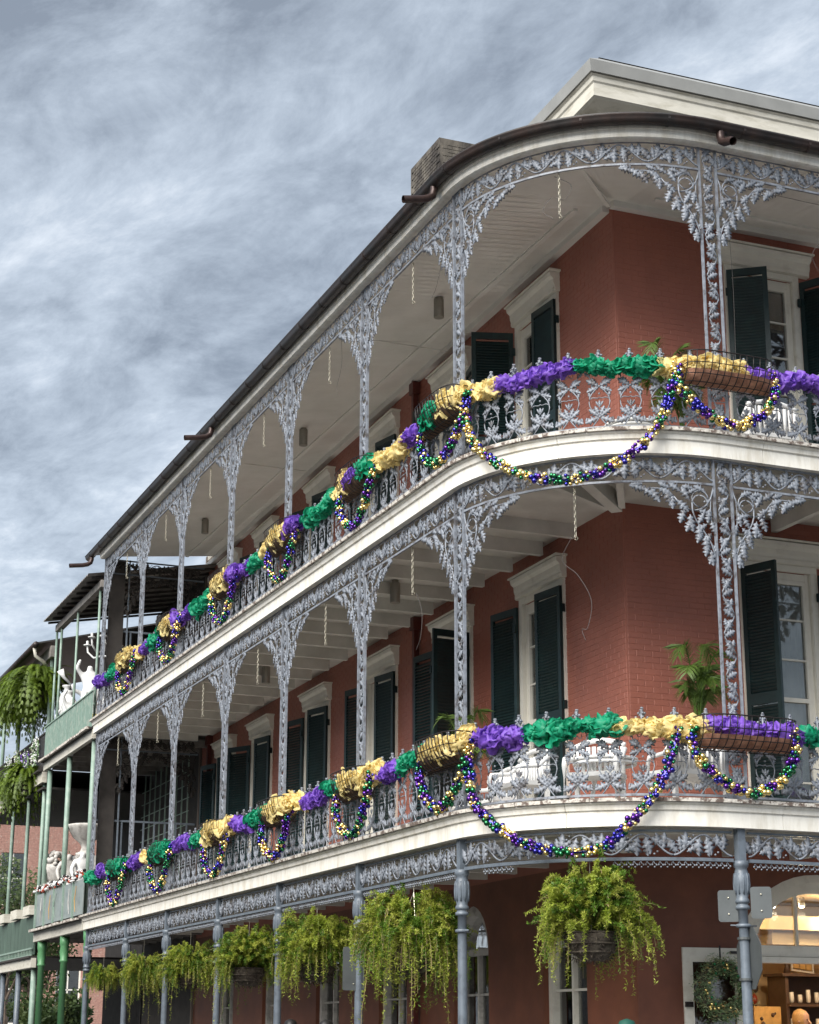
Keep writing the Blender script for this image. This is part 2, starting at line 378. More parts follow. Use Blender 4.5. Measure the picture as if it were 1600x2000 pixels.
# inner shell so that no daylight leaks through: floors, back walls, roof deck
mb = MB()
for z in (.0, 3.86, 8.13, 12.30): mb.box((5.1, 10.2, z), (8.8, 19.6, .1))
mb.box((9.45, 10.2, 6.2), (.1, 20, 12.4)); mb.box((4.9, 20.5, 6.2), (9.2, .1, 12.4)); mb.box((5.0, 4.6, 6.2), (8.6, .1, 12.2)); mb.box((4.0, 12.6, 6.2), (.1, 15.8, 12.2))
mb.build('inner_shell', mat('dim_interior', (.16, .13, .11), .9), B)

def profile_box(mb, prof, x0, x1, M_=None):   # prof in (y,z), swept along x
    n = len(prof); vs = [(x0, y, z) for y, z in prof]+[(x1, y, z) for y, z in prof]
    mb.add(vs, [tuple(range(n)), tuple(range(2*n-1, n-1, -1))]+[(i, i+n, (i+1) % n+n, (i+1) % n) for i in range(n)], M_)
# shutter meshes (hinge at x=0, leaf towards +x, z from 0)
def shutter(h, wd, sgn, parent, Mx, slats_single):
    mb = MB(); t = .04; st = .065
    X = lambda a: sgn*a
    for a in (st/2, wd-st/2): mb.box((X(a), 0, h/2), (st, t, h))
    for z, hh in ((.09, .18), (h*.46, .14), (h-.05, .10)): mb.box((X(wd/2), 0, z), (wd-2*st, t, hh))
    for z in (.35, h*.5, h-.3):
        mb.box((X(.01), .032, z), (.06, .05, .11))
    o = mb.build('shutter', M['green'], parent); o.matrix_local = Mx
    sl = MB(); sl.box((0, 0, 0), (wd-2*st, .060, .008), RX(R(-56)))
    me = sl.mesh('slat', M['green']); big = MB()
    z = .18+.03
    while z < h-.12:
        if not (h*.46-.09 < z < h*.46+.09):
            if slats_single: link('slat', me, o, T(X(wd/2), 0, z))
            else: big.add(sl.v, sl.f, T(X(wd/2), 0, z))
        z += .042 if slats_single else .05
    if big.v: s_ = big.build('slats', M['green'], o); s_['kind'] = 'stuff'
    return o
pane_cache = {}
def window(Mw, zb, zt, la, ra, single=False, curtain=True, hw=HW):
    """Mw: wall frame at the window's centre line, z=0"""
    h = zt-zb
    mb = MB()
    for sx in (-1, 1):
        mb.box((sx*(hw+.03), -.02, zb+h/2), (.10, .055, h)); mb.box((sx*(hw-.04), .07, zb+h/2), (.06, .12, h)); mb.box((sx*(hw-.012), .02, zb+h/2-.01), (.03, .11, h-.03))
    mb.box((0, .07, zt-.05), (2*hw-.14, .11, .09)); mb.box((0, -.02, zt+.045), (2*hw+.16, .05, .085))
    mb.box((0, .06, zb+.04), (2*hw, .3, .08))
    o = mb.build('window', M['white'], B); o.matrix_local = Mw
    sash = MB(); iw = hw-.07; z0, z1 = zb+.08, zt-.10; mid = z0+(z1-z0)*.5
    for sx in (-1, 1): sash.box((sx*(iw-.022), .04, (z0+z1)/2), (.045, .05, z1-z0))
    for z in (z0+.04, mid, z1-.025): sash.box((0, .038, z), (2*iw-.09, .05, .055))
    n = 6
    for i in range(1, n):
        z = z0+(z1-z0)*i/n
        if i != 3: sash.box((0, .042, z), (2*iw-.09, .028, .022))
    sash.box((0, .044, (z0+z1)/2), (.024, .026, z1-z0-.04))
    sash.build('sash', M['white'], o)
    key = (round(iw, 3), round(z1-z0, 3))
    if key not in pane_cache:
        p = MB(); p.box((0, 0, 0), (iw-.055, .005, (z1-z0)/n-.03)); pane_cache[key] = p.mesh('pane', M['glass'])
    for i in range(n):
        for sx in (-1, 1): link('pane', pane_cache[key], o, T(sx*(iw/2-.012), .053, z0+(z1-z0)*(i+.5)/n))
    if curtain:
        c = MB(); k = 50; vs = []; fs = []
        for i in range(k+1):
            u = -iw+2*iw*i/k; vs += [(u, .11+.02*math.sin(i*1.15)+.012*math.sin(i*.4), z0), (u, .11+.016*math.sin(i*1.15+.3), z1)]
        for i in range(k): fs.append((2*i, 2*i+2, 2*i+3, 2*i+1))
        c.add(vs, fs); c.build('curtain', M['curtain'], o, True)
    # lintel
    l = MB(); hl = .78
    prof = [(-.001, zt+.09), (-.075, zt+.09), (-.08, zt+.15), (-.10, zt+.20), (-.105, zt+.27), (-.15, zt+.31), (-.16, zt+.36), (-.001, zt+.38)]
    profile_box(l, prof, -hl+.04, hl-.04)
    l.box((0, -.09, zt+.388), (2*hl, .18, .022)); l.box((0, -.05, zt+.12), (2*hl-.13, .097, .05))
    q = l.build('lintel', M['white'], B); q.matrix_local = Mw
    wd = hw-.01 if hw > .55 else .53; hz = zt-zb-.12; s0 = zb+.1
    if la is not None: shutter(hz, wd, 1, B, Mw @ T(-hw-.075, -.075, s0) @ RZ(-R(la)), single)
    if ra is not None: shutter(hz, wd, -1, B, Mw @ T(hw+.075, -.075, s0) @ RZ(R(ra)), single)
low = [(168, 8), (172, 98), (166, 10), (166, 16), (150, 12), (165, 15)]
upp = [(106, 5), (170, 170), (168, 12), (160, 15), (165, 12), (165, 15)]
for i, c in enumerate(LW_C):
    window(ML @ T(-c, 0, 0), D1, 7.385, *low[i], single=i == 0, hw=HWS)
    window(ML @ T(-c, 0, 0), D2, 11.475, *upp[i], single=i == 0, curtain=i != 0, hw=HWS)
window(MR @ T(RW_C[0], 0, 0), D1, 7.385, 70, 128, True); window(MR @ T(RW_C[1], 0, 0), D1, 7.385, 165, 165)
window(MR @ T(RW_C[0], 0, 0), D2, 11.475, 36, 118, True, curtain=False); window(MR @ T(RW_C[1], 0, 0), D2, 11.475, 165, 165)

# arched ground-floor windows of the side wall
for i, c in enumerate((1.93, 4.95, 8.1, 11.3, 14.6, 17.9)):
    Mw = ML @ T(-c, 0, 0); mb = MB(); r = .62; zs = 3.42-r
    for sx in (-1, 1): mb.box((sx*(r-.055), .14, (zs+.4)/2+.0), (.11, .14, zs-.4+.0001))
    n = 18; rin = r-.13
    for a in range(n):
        a0, a1 = PI*a/n, PI*(a+1)/n
        poly = [(-r*math.cos(a0), zs+r*math.sin(a0)), (-r*math.cos(a1), zs+r*math.sin(a1)), (-rin*math.cos(a1), zs+rin*math.sin(a1)), (-rin*math.cos(a0), zs+rin*math.sin(a0))]
        mb.prism(poly, .05, .21)
    mb.box((0, .14, zs-.02), (2*r-.22, .12, .09)); mb.box((0, .145, 1.9), (.05, .07, zs*1.0-.9)); mb.box((0, .145, 1.62), (2*r-.22, .07, .05)); mb.box((0, .145, 2.2), (2*r-.22, .05, .03))
    mb.box((0, .14, .42), (2*r, .2, .12))
    o = mb.build('arched_window', M['white'] if i == 0 else M['stonew'], B); o.matrix_local = Mw
    p = MB(); p.box((-.27, 0, 0), (.46, .006, 2.3)); p.box((.27, 0, 0), (.46, .006, 2.3)); p.build('pane', M['glass'], o, mat4=T(0, .17, 1.6))
    p = MB(); p.prism([(-.48*math.cos(PI*k/12), .48*math.sin(PI*k/12)) for k in range(13)], 0, .006); p.build('pane', M['glass'], o, mat4=T(0, .17, zs+.03))

# balcony decks, fascias, ceilings, joists
for zf, dk, nm in ((Z1, D1, 'lower'), (Z2, D2, 'upper')):
    mb = MB(); ss = spath()
    q0 = S0
    while q0 < S1-.05:
        q1 = min(q0+2.37, S1); sub_ = [q for q in ss if q0+.03 < q < q1-.03]
        sweep(mb, [(-.02, zf), (.10, zf), (.10, zf+.16), (.125, zf+.17), (.135, zf+.22), (.16, zf+.235), (.16, zf+.25), (-.02, zf+.25)], [q0+.003]+sub_+[q1-.003]); q0 = q1
    sweep(mb, [(-.22, zf-.05), (-.13, zf-.05), (-.13, zf+.12), (-.22, zf+.12)], ss)
    mb.build('fascia', M['cream'], B)
    # thin weathered edge boards, each a piece
    s = S0; k = 0
    while s < ARC+7.4:
        ln = .55+.35*rb.random(); e_ = min(s+ln, S1)
        pts = [s+.004+(e_-s-.008)*j/6 for j in range(7)] if e_ > 0 and s < ARC else [s+.004, e_-.004]
        m_ = MB(); dd = .005*rb.random(); sweep(m_, [(-.08, zf+.252), (.195+dd, zf+.252), (.20+dd, zf+.290), (-.08, zf+.296)], pts)
        m_.build('deck_edge_board', M['edge'], B); s = e_; k += 1
    mb = MB(); sweep(mb, [(-.09, zf+.12), (-.09, dk-.005), (-2.25, dk-.005), (-2.25, zf+.12)], ss)
    mb.box((0.25, 9.9, (zf+.12+dk)/2-.003), (.8, 19.6, dk-zf-.13))
    mb.build('deck', M['ceiling'], B)
    # joists under the deck
    j = MB(); y = 1.15
    while y < 19.3:
        j.box((-1.08, y, zf+.03), (1.98, .085, .19)); y += .955
    x = 1.2
    while x < 7: j.box((x, -1.08, zf+.03), (.085, 1.98, .19)); x += .955
    for a in (30, 60): j.box((1.2, 0, zf+.03), (1.7, .085, .19), RZ(R(180+a)))
    j.box((1.2, 0, zf+.02), (1.9, .14, .2), RZ(R(225)))
    j.build('joists', M['ceiling'], B)['kind'] = 'stuff'
# upper soffit: cone-shaped at the corner; narrow boards across the gallery
mb = MB(); zo, zi = 11.93, 12.17
def soff(s, d): return zo+(zi-zo)*(-d/2.25)
s = S0; bw = .145
while s < S1-.001:
    e_ = min(s+bw, S1)
    if s < 0 < e_: e_ = 0.0
    if s < ARC < e_: e_ = ARC
    g = .004
    dl = -2.25 if 0 <= s < ARC else -2.62
    a, b = s+g, e_-g
    mb.add([G(a, .0, zo), G(b, .0, zo), G(b, dl, soff(0, dl)), G(a, dl, soff(0, dl))], [(0, 1, 2, 3)])
    s = e_
o = mb.build('soffit_boards', M['soffit'], B); o['kind'] = 'stuff'
mb = MB(); sweep(mb, [(.05, zo+.012), (-2.25, zi+.012), (-2.25, zi+.03), (.05, zo+.03)], spath()); mb.build('soffit', M['soffit'], B)
mb = MB()
# battens parallel to the wall and the crown moulding at the wall head
mb.box((-.42-.0, 9.9, 12.105), (.07, 19.3, .03), RZ(0)); mb.box((5.0, -.42, 12.105), (9.2, .07, .03))
mb.box((-10.3, -.055, 12.13), (20.4, .11, .11), ML); mb.box((4.75, -.055, 12.13), (9.6, .11, .11))
mb.box((-1.12, 5.4, 12.03), (2.1, .012, .02)); mb.box((-1.12, 12.2, 12.03), (2.1, .012, .02)); mb.box((3.3, -1.12, 12.03), (.012, 2.1, .02))
mb.box((1.2, 0, 12.035), (2.0, .05, .03), RZ(R(225)))
mb.build('soffit_moulding', M['soffit'], B)
# roof cornice, gutter, gallery roof
mb = MB(); sweep(mb, [(-.05, 11.87), (.10, 11.865), (.135, 11.875), (.145, 11.90), (.145, 11.965), (.158, 11.975), (.158, 12.06), (-.05, 12.06)], spath()); mb.build('roof_cornice', M['cream'], B)
GR_ = MB(); cx, cz, r = .245, 12.055, .082
prof = [(cx+r*math.cos(a), cz+r*math.sin(a)) for a in [PI+PI*i/9 for i in range(10)]] + [(cx+r+.012, cz+.012), (cx+r+.012, cz+.024), (cx+r-.012, cz+.02)] + [(cx-r, cz+.02)]
sweep(GR_, prof, spath(-20.35, S1)); gut = GR_.build('gutter', M['gutter'], B, True)
j = MB(); s = -20.0
while s < S1:
    p2 = [(cx+(r+.006)*math.cos(a), cz+(r+.006)*math.sin(a)) for a in [PI+PI*i/9 for i in range(10)]] + [(cx, cz-.02)]
    sweep(j, p2, [s, s+.028]); s += .92
j.build('gutter_joints', M['gutter'], gut)['kind'] = 'stuff'
mb = MB(); sweep(mb, [(.30, 12.075), (.32, 12.075), (.32, 12.10), (-2.2, 12.62), (-2.2, 12.58)], spath(-20.3, S1)); mb.build('gallery_roof', M['roof'], B)
# main roof cornice above the gallery
EX, EZ = .45, 13.62
def eave(mb, prof):      # mitred sweep along both walls; prof (out, z)
    n = len(prof); vs = [(-d+SKEW*20, 20.5, z) for d, z in prof]+[(-d, -d, z) for d, z in prof]+[(10, -d, z) for d, z in prof]
    mb.add(vs, [(i+k*n, i+n+k*n, (i+1) % n+n+k*n, (i+1) % n+k*n) for k in (0, 1) for i in range(n)]+[tuple(range(n)), tuple(range(3*n-1, 2*n-1, -1))])
mb = MB(); eave(mb, [(0, 13.28), (.10, 13.30), (.46, 13.38), (.50, 13.40), (.50, 13.58), (.52, 13.60), (.53, 13.66), (.56, 13.68), (0, 13.68)]); mb.build('eave_cornice', M['cornice'], B)
mb = MB(); eave(mb, [(0, 13.70), (.575, 13.70), (.60, 13.86), (.59, 13.87), (0, 14.3)]); mb.build('roof_edge', M['flash'], B)
mb = MB(); eave(mb, [(-.1, 12.3), (.02, 12.3), (.02, 13.05), (.06, 13.05), (.06, 13.3), (-.1, 13.3)]); mb.build('parapet_wall', M['cornice'], B)
mb = MB(); mb.add([(-.3, -.3, 14.1), (10, -.3, 14.1), (10, 20.5, 14.1), (.2, 20.5, 14.1), (4.5, 4.5, 16), (10, 4.5, 16), (5, 20.5, 16)], [(0, 1, 5, 4), (0, 4, 6, 3), (4, 5, 2, 6)]); mb.build('roof', M['roof'], B)
# drainpipes on the wall
for u, z0, z1 in ((-6.95, 0, 8.1), (-7.0, 8.2, 12.1), (-19.6, 4.1, 8.1)):
    mb = MB(); mb.box((0, -.07, (z0+z1)/2), (.09, .085, z1-z0)); mb.box((0, -.075, z1-.15), (.18, .13, .2)); mb.box((0, -.06, z0+2), (.14, .05, .04)); o = mb.build('drainpipe', M['pipe'], B); o.matrix_local = ML @ T(u, 0, 0)
# downspouts projecting from the gutter
for s, ln in ((-20.0, .62), (-10.3, .6), (-.12, .5), (ARC+.10, .25)):
    mb = MB(); base = [(0, -.245, .04), (0, -.25, -.10), (0, -.27, -.17), (0, -.34, -.22), (0, -.45, -.25), (0, -.36-ln*.62, -.29)]
    mb.tube([(x, y, z) for x, y, z in base], .050, 10, caps=False)
    mb.tube([(x, y, z) for x, y, z in base], .043, 10, caps=False)
    mb.build('spout', M['spout'], B, True, GM(s, 12.03, 0))
# chimney
ch = empty('chimney', (2.0, 10.6, 0), 0, 'stained grey masonry chimney with a projecting cap behind the gallery roof', 'chimney')
mb = MB(); mb.box((.55, .55, 14.9), (1.08, 1.35, 5.4)); mb.build('stack', M['chimney'], ch)
mb = MB(); mb.box((.55, .55, 17.62), (1.22, 1.5, .10)); mb.box((.55, .55, 18.15), (1.2, 1.48, 1.0)); mb.build('cap', M['chimney'], ch)
cb = MB(); cb.box((0, 0, 0), (.20, .02, .062)); cbm = cb.mesh('brick', M['chimney'])
for f in range(2):
    for kz in range(24):
        for kx in range(5 if f else 6):
            z = 16.75+kz*.078; fr = 0 if z < 17.55 else .06
            if f == 0: X = T(-.0-fr+.003, -.1+(.11 if kz % 2 else 0)+kx*.222, z) @ RZ(PI/2)
            else: X = T(.12+(.11 if kz % 2 else 0)+kx*.215, -.13-fr+.002, z)
            if abs(z-17.62) > .09: link('brick', cbm, ch, X)
# loose things high on the ceiling
for sx, sy, dx, dz, nm in ():
    pass
# ---------------------------------------------------------------- cast ironwork
LT = [(0, .03), (.10, .05), (.17, .20), (.23, .24), (.30, .09), (.40, .26), (.47, .37), (.55, .13), (.65, .25), (.72, .30), (.78, .11), (.87, .14), (.95, .08), (1, 0)]
def leafv():
    vs = []; n = len(LT)
    for t, w_ in LT: vs.append((t, -.10*math.sin(PI*min(t*1.1, 1))-.02-.05*t, 0))
    for sg in (1, -1):
        for i, (t, w_) in enumerate(LT): vs.append((t+(.10*w_ if w_ > .18 else 0), -.03+.18*w_*(1 if i % 2 else .4)-.05*t, sg*w_))
    for t, w_ in LT: vs.append((t, .02, 0))
    fs = []
    for i in range(n-1):
        fs += [(i, i+1, n+i+1, n+i), (i+1, i, 2*n+i, 2*n+i+1), (n+i, n+i+1, 3*n+i+1, 3*n+i), (2*n+i+1, 2*n+i, 3*n+i, 3*n+i+1)]
    return vs, fs
LV, LF = leafv()
def leaf(mb, x, z, ang, ln, wd=1.0, y=-.008, curl=0.0):
    X = T(x, y, z) @ RY(-R(ang)) @ Matrix.Diagonal((ln, ln*.55, ln*wd, 1))
    if curl: vs = [(a, b, c+curl*a*a) for a, b, c in LV]
    else: vs = LV
    mb.add(vs, LF, X)
def stem(mb, pts, r=.009, n=5, y=-.006): mb.tube([(a, y, b) for a, b in pts], r, n)
def bez(p0, p1, p2, p3, n=8):
    return [tuple((1-t)**3*a+3*(1-t)**2*t*b+3*(1-t)*t*t*c+t**3*d for a, b, c, d in zip(p0, p1, p2, p3)) for t in [i/n for i in range(n+1)]]
def ring(mb, x, z, r, th=.007, n=14, rz=None): stem(mb, [(x+r*math.cos(2*PI*i/n), z+(rz or r)*math.sin(2*PI*i/n)) for i in range(n+1)], th, 5)
FH = .27
def frieze_unit(L_):
    mb = MB(); k = 20; h = FH; c = h/2
    stem(mb, [(L_*i/k, c-.40*h*math.cos(2*PI*i/k)) for i in range(k+1)], .011, 6)
    q = L_/.61
    for x, z, a, ln, w_, cu in ((.05, .06, 148, .18, 1.05, -.2), (.09, .07, 66, .20, 1.1, .2), (.13, .06, 24, .17, 1.0, 0), (.02, .045, 112, .18, 1.0, .1), (.07, .06, 90, .16, .9, .1),
                                (.33, .225, -62, .20, 1.1, -.2), (.27, .215, -108, .20, 1.1, .2), (.38, .21, -28, .18, 1.0, 0), (.34, .20, -84, .19, .95, 0), (.22, .19, -148, .16, .9, 0), (.50, .08, 70, .18, 1.0, .2), (.46, .12, 98, .14, .9, 0)):
        leaf(mb, x*q, z, a, ln, w_, curl=cu)
    for x, z in ((.17, .20), (.20, .235), (.45, .06), (.42, .035)): mb.ico((x*q, -.015, z), .013)
    return mb
def rails(mb, L_, zs):
    for z, hh, t in zs: mb.box((L_/2, 0, z), (L_, t, hh))
_fcache = {}
def frieze(name, label, ztop, rods, fringe=False):
    root = empty(name, (0, 0, 0), 0, label, 'frieze')
    for i in range(len(COLS)-1):
        a, b = COLS[i]+.10, COLS[i+1]-.10; n = max(2, round((b-a)/.61)); L_ = (b-a)/n
        on_arc = b > 0 and a < ARC
        # flat rails of the bay
        m_ = MB(); ss = [a+(b-a)*q/14 for q in range(15)] if on_arc else [a, b]
        for z0, z1, d in rods: sweep(m_, [(-d, ztop+z0), (d, ztop+z0), (d, ztop+z1), (-d, ztop+z1)], ss)
        m_.build('rail', M['iron'] if not fringe else M['iron_dark'], root)
        for k in range(n):
            s = a+k*L_
            if on_arc:
                u = frieze_unit(L_); u.warp(lambda x, y, z: G(s+x, -y, z+ztop-FH-.02)); u.build('frieze_panel', M['iron'], root, True)
            else:
                key = round(L_, 3)
                if key not in _fcache: _fcache[key] = frieze_unit(L_).mesh('frieze_panel', M['iron'], True)
                link('frieze_panel', _fcache[key], root, GM(s, ztop-FH-.02))
    return root
frieze('iron_frieze', 'grey iron oak leaf frieze running under the roof cornice', Z3, [(-.02, .0, .012), (-.315, -.29, .014)])
frieze('iron_frieze', 'grey iron oak leaf frieze running under the upper balcony', Z2, [(-.02, .0, .012), (-.315, -.29, .014)])
gfr = frieze('iron_frieze', 'grey iron oak leaf frieze over the street, under the lower balcony', Z1-.03, [(-.02, .0, .012), (-.325, -.29, .026)], True)
# acorn fringe below the street frieze, with gaps where pieces are lost
m_ = MB()
def acorn(mb, x):
    stem(mb, [(x, 0), (x+.012, -.03), (x+.03, -.035)], .005, 4); stem(mb, [(x+.0, 0), (x-.012, -.03)], .005, 4)
    mb.ico((x+.032, -.006, -.045), .0125); mb.ico((x-.014, -.006, -.042), .0125); mb.ico((x+.01, -.006, -.066), .011)
fr = MB(); acorn(fr, .03); frm = fr.mesh('fringe_drop', M['iron'], True)
s = COLS[0]+.12
nfr = 0
big = MB()
while s < COLS[-1]-.1:
    c = min(COLS, key=lambda q: abs(q-s-.03))
    if abs(s+.03-c) > .13 and not (.16 < s < .50) and not (.95 < s < 2.15):
        if s > -12: link('fringe_drop', frm, gfr, GM(s, Z1-.03-.325)); nfr += 1
        else: big.add(fr.v, fr.f, GM(s, Z1-.03-.325))
    s += .068
o = big.build('fringe', M['iron'], gfr, True); o['kind'] = 'stuff'

def column_vine(h, half=.10):
    mb = MB(); per = .50; n = int(round(h/per)); per = h/n; k = 10*n
    stem(mb, [(half*.72*math.sin(2*PI*(h*i/k)/per), h*i/k) for i in range(k+1)], .009, 5)
    for q in range(n):
        z = q*per
        for x, dz, a, ln, w_ in ((.075, .10, 150, .13, .95), (.05, .16, 120, .14, 1.0), (.03, .20, 78, .10, .9), (.07, .05, 200, .10, .8),
                                 (-.075, .35, 30, .13, .95), (-.05, .41, 60, .14, 1.0), (-.03, .45, 102, .10, .9), (-.07, .30, -20, .10, .8)):
            leaf(mb, x*half/.1*.9, z+dz*per/.5, a, ln*1.2, w_*1.15, y=-.002)
        for x, dz in ((.02, .03), (-.01, .27)): mb.ico((x, -.02, z+dz), .012)
    return mb
def bracket(sg):
    mb = MB()
    def P(a, b): return (sg*a, b)
    stem(mb, [P(*p) for p in bez((.0, -.90), (.02, -.55), (.30, -.50), (.27, -.22))], .010)
    stem(mb, [P(*p) for p in bez((.27, -.22), (.25, -.08), (.06, -.10), (.08, -.26))], .010)
    stem(mb, [P(*p) for p in bez((.0, -.05), (.10, -.40), (.36, -.36), (.48, -.16))], .011)
    stem(mb, [P(*p) for p in bez((.48, -.16), (.60, .0), (.72, -.12), (.98, -.04))], .010)
    stem(mb, [P(*p) for p in bez((.0, -.02), (.05, -.15), (.06, -.3), (.03, -.5))], .008)
    ring(mb, sg*.17, -.17, .10, .009)
    lv = [(.97, -.03, 200, .15), (.86, -.05, 215, .17), (.98, -.03, 175, .13), (.74, -.07, 240, .17), (.66, -.07, 205, .15), (.58, -.08, 250, .17), (.50, -.14, 270, .15), (.44, -.20, 228, .16), (.40, -.10, 35, .15), (.52, -.06, 20, .13),
          (.36, -.30, 290, .16), (.30, -.20, 60, .16), (.30, -.36, 262, .18), (.27, -.42, 300, .15), (.20, -.47, 268, .17), (.16, -.55, 296, .14), (.13, -.60, 262, .17), (.09, -.68, 285, .15), (.06, -.76, 265, .16), (.03, -.70, 240, .12), (.02, -.80, 300, .13),
          (.06, -.28, 280, .15), (.12, -.32, 300, .14), (.04, -.42, 255, .14), (.10, -.08, 20, .14), (.20, -.30, 200, .14), (.24, -.06, 10, .13), (.34, -.13, 150, .12), (.10, -.46, 320, .13), (.05, -.56, 300, .13)]
    for a, b, an, ln in lv: leaf(mb, sg*a, b, an if sg > 0 else 180-an, ln*1.15, 1.0)
    for a, b in ((.4, -.3), (.3, -.44), (.62, -.16), (.8, -.13), (.12, -.2), (.2, -.58)): mb.ico((sg*a, -.012, b), .014)
    return mb
CW = .115      # half width of a column
def col_bars(h):
    mb = MB()
    mb.box((0, 0, h/2), (.026, .032, h)); mb.box((0, -.018, h/2), (.012, .01, h))
    return mb
_cc = {}
def gallery_column(s, z0, h, zb, label):
    root = empty('iron_column', tuple(G(s, 0, z0)), GA(s), label, 'column', 'vine columns of the galleries')
    if h not in _cc:
        b0 = MB(); b0.box((0, 0, .03), (2*CW+.06, .05, .05)); b0.box((0, 0, h-.012), (2*CW+.05, .045, .02))
        _cc[h] = (col_bars(h).mesh('bar', M['iron']), column_vine(h-.08, .10).mesh('vine', M['iron'], True), b0.mesh('base', M['iron']), bracket(1).mesh('bracket', M['iron'], True), bracket(-1).mesh('bracket', M['iron'], True))
    bar, vine, base, b1, b2 = _cc[h]
    link('bar', bar, root, T(-CW, 0, 0)); link('bar', bar, root, T(CW, 0, 0)); link('vine', vine, root, T(0, 0, .05)); link('base', base, root)
    for sg, me in ((1, b1), (-1, b2)):
        if (s < 0 or s > ARC+.5 or (sg < 0 and s < .5) or (sg > 0 and s > ARC-.2)) and not (s == COLS[0] and sg < 0):
            link('bracket', me, root, T(sg*(CW+.01), 0, zb-z0))
        elif not (s == COLS[0] and sg < 0):
            u = bracket(sg); inv = (T(*G(s, 0, z0)) @ RZ(GA(s))).inverted()
            u.warp(lambda x, y, z: inv @ G(s+sg*(CW+.01)+x, -y, z+zb)); u.build('bracket', M['iron'], root, True)
    return root
ordn = ['seventh', 'sixth', 'fifth', 'fourth', 'third', 'second', 'first']
def cl(i, fl):
    if i < 6: return '%s grey iron vine column of the %s gallery counted leftwards from the rounded corner' % (ordn[i], fl)
    return {6: 'grey iron vine column of the %s gallery at the left start of the rounded corner' % fl, 7: 'large near grey iron vine column of the %s gallery beside the right-hand window' % fl,
            8: 'grey iron vine column of the %s gallery first beyond the right edge' % fl, 9: 'grey iron vine column of the %s gallery farthest beyond the right edge' % fl}[i]
for i, s in enumerate(COLS):
    gallery_column(s, D1, Z2-D1, Z2-.315, cl(i, 'lower'))
    gallery_column(s, D2, Z3-D2, Z3-.315, cl(i, 'upper'))
# street posts
pm = MB(); PH = 3.44
pm.lathe([(r_*.8, z_) for r_, z_ in [(.13, 0), (.13, .25), (.10, .3), (.085, .45), (.072, .5), (.066, 2.6), (.064, 2.93), (.092, 2.935), (.098, 2.95), (.092, 2.97), (.075, 2.975), (.075, 2.995), (.092, 3.0), (.098, 3.015), (.092, 3.035), (.078, 3.05), (.090, 3.10), (.108, 3.20), (.108, 3.26), (.088, 3.33), (.080, 3.36), (.10, 3.38), (.105, 3.40), (.105, PH)]], 16)
fl_ = MB()
for a in range(10): fl_.tube([((.075+.010*math.sin(PI*t))*math.cos(a*PI/5), (.075+.010*math.sin(PI*t))*math.sin(a*PI/5), 3.09+.22*t) for t in (0, .25, .5, .75, 1)], .008, 5)
sq = MB(); sq.box((0, 0, (PH+Z1)/2), (.09, .09, Z1-PH))
rg = MB(); rg.lathe([(.068, 0), (.082, .008), (.082, .03), (.068, .038)], 14); rg.tube([(-.16, 0, .02), (.16, 0, .02)], .008, 5)
pmm = [x.mesh(n, M['iron_dark'], sm_) for x, n, sm_ in ((pm, 'shaft', True), (fl_, 'fluting', True), (sq, 'block', False), (rg, 'clamp', True))]
plab = ['far end post', 'sixth post', 'fifth post', 'fourth post', 'third post', 'second post', 'post', 'post', 'post', 'post']
for i, s in enumerate(COLS):
    lb = {6: 'slate iron street post under the left start of the rounded corner', 7: 'slate iron street post carrying the bare traffic sign backs', 8: 'slate iron street post first beyond the right edge', 9: 'slate iron street post farthest beyond the right edge'}.get(i) or \
        'slate iron street post, %s leftwards from the rounded corner' % ordn[i]
    r_ = empty('street_post', tuple(G(s, 0, 0)), GA(s), lb, 'post', 'iron posts along the kerb')
    for me, n in zip(pmm, ('shaft', 'fluting', 'block', 'clamp')): link(n, me, r_, T(0, 0, 2.745) if n == 'clamp' else None)

# balcony railings: repeated leaf panel
RP = .355; RH = .74
def rail_panel():
    mb = MB(); c = 0
    for sg in (-1, 1):
        for x, z, a, ln in ((0, .13, 38, .13), (0, .13, -22, .15), (0, .14, 66, .11), (0, .50, 30, .14), (0, .50, -24, .13), (.03, .50, 62, .10), (.105, .36, 78, .07), (.10, .62, 40, .08)):
            leaf(mb, sg*x, z, a if sg > 0 else 180-a, ln*1.22, .9, y=-.004)
        stem(mb, [(sg*p, q) for p, q in bez((.0, .13), (.16, .24), (.16, .38), (.0, .50))], .0075, 5)
        stem(mb, [(sg*p, q) for p, q in bez((.0, .50), (.17, .58), (.11, .70), (.06, .73), 6)], .0075, 5)
        stem(mb, [(sg*p, q) for p, q in bez((.10, .0), (.05, .06), (.02, .10), (.0, .13), 4)], .0075, 4)
        stem(mb, [(sg*p, q) for p, q in bez((.115, .34), (.07, .40), (.03, .33), (.0, .37), 5)], .006, 4)
        stem(mb, [(sg*p, q) for p, q in bez((.0, .66), (.03, .60), (.07, .62), (.05, .67), 5)], .005, 4)
        leaf(mb, sg*.01, .26, 90-sg*28, .07, .8); leaf(mb, sg*.16, .06, 90+sg*10, .07, .8)
    leaf(mb, 0, .24, 90, .09, .9); mb.ico((0, -.01, .41), .014); mb.ico((0, -.01, .50), .018); mb.ico((0, -.01, .13), .018)
    return mb
rpm = rail_panel().mesh('rail_panel', M['iron'], True)
fn = MB()
stem(fn, [(0, 0), (0, .15)], .011, 6)
for a, z, l in ((25, .05, .06), (155, .05, .06), (60, .09, .06), (120, .09, .06), (90, .11, .075), (-10, .04, .05), (190, .04, .05)): leaf(fn, 0, z, a, l, 1.1)
for x, z in ((.055, .09), (-.055, .09), (0, .18), (.03, .13), (-.03, .13)): fn.ico((x, -.008, z), .014)
for k in range(3): fn.v += []
fn2 = MB(); fn2.v = list(fn.v); fn2.f = list(fn.f); fn2.m = list(fn.m); fn2.add(fn.v, fn.f, RZ(PI/2))
fnm = fn2.mesh('finial', M['iron'], True)
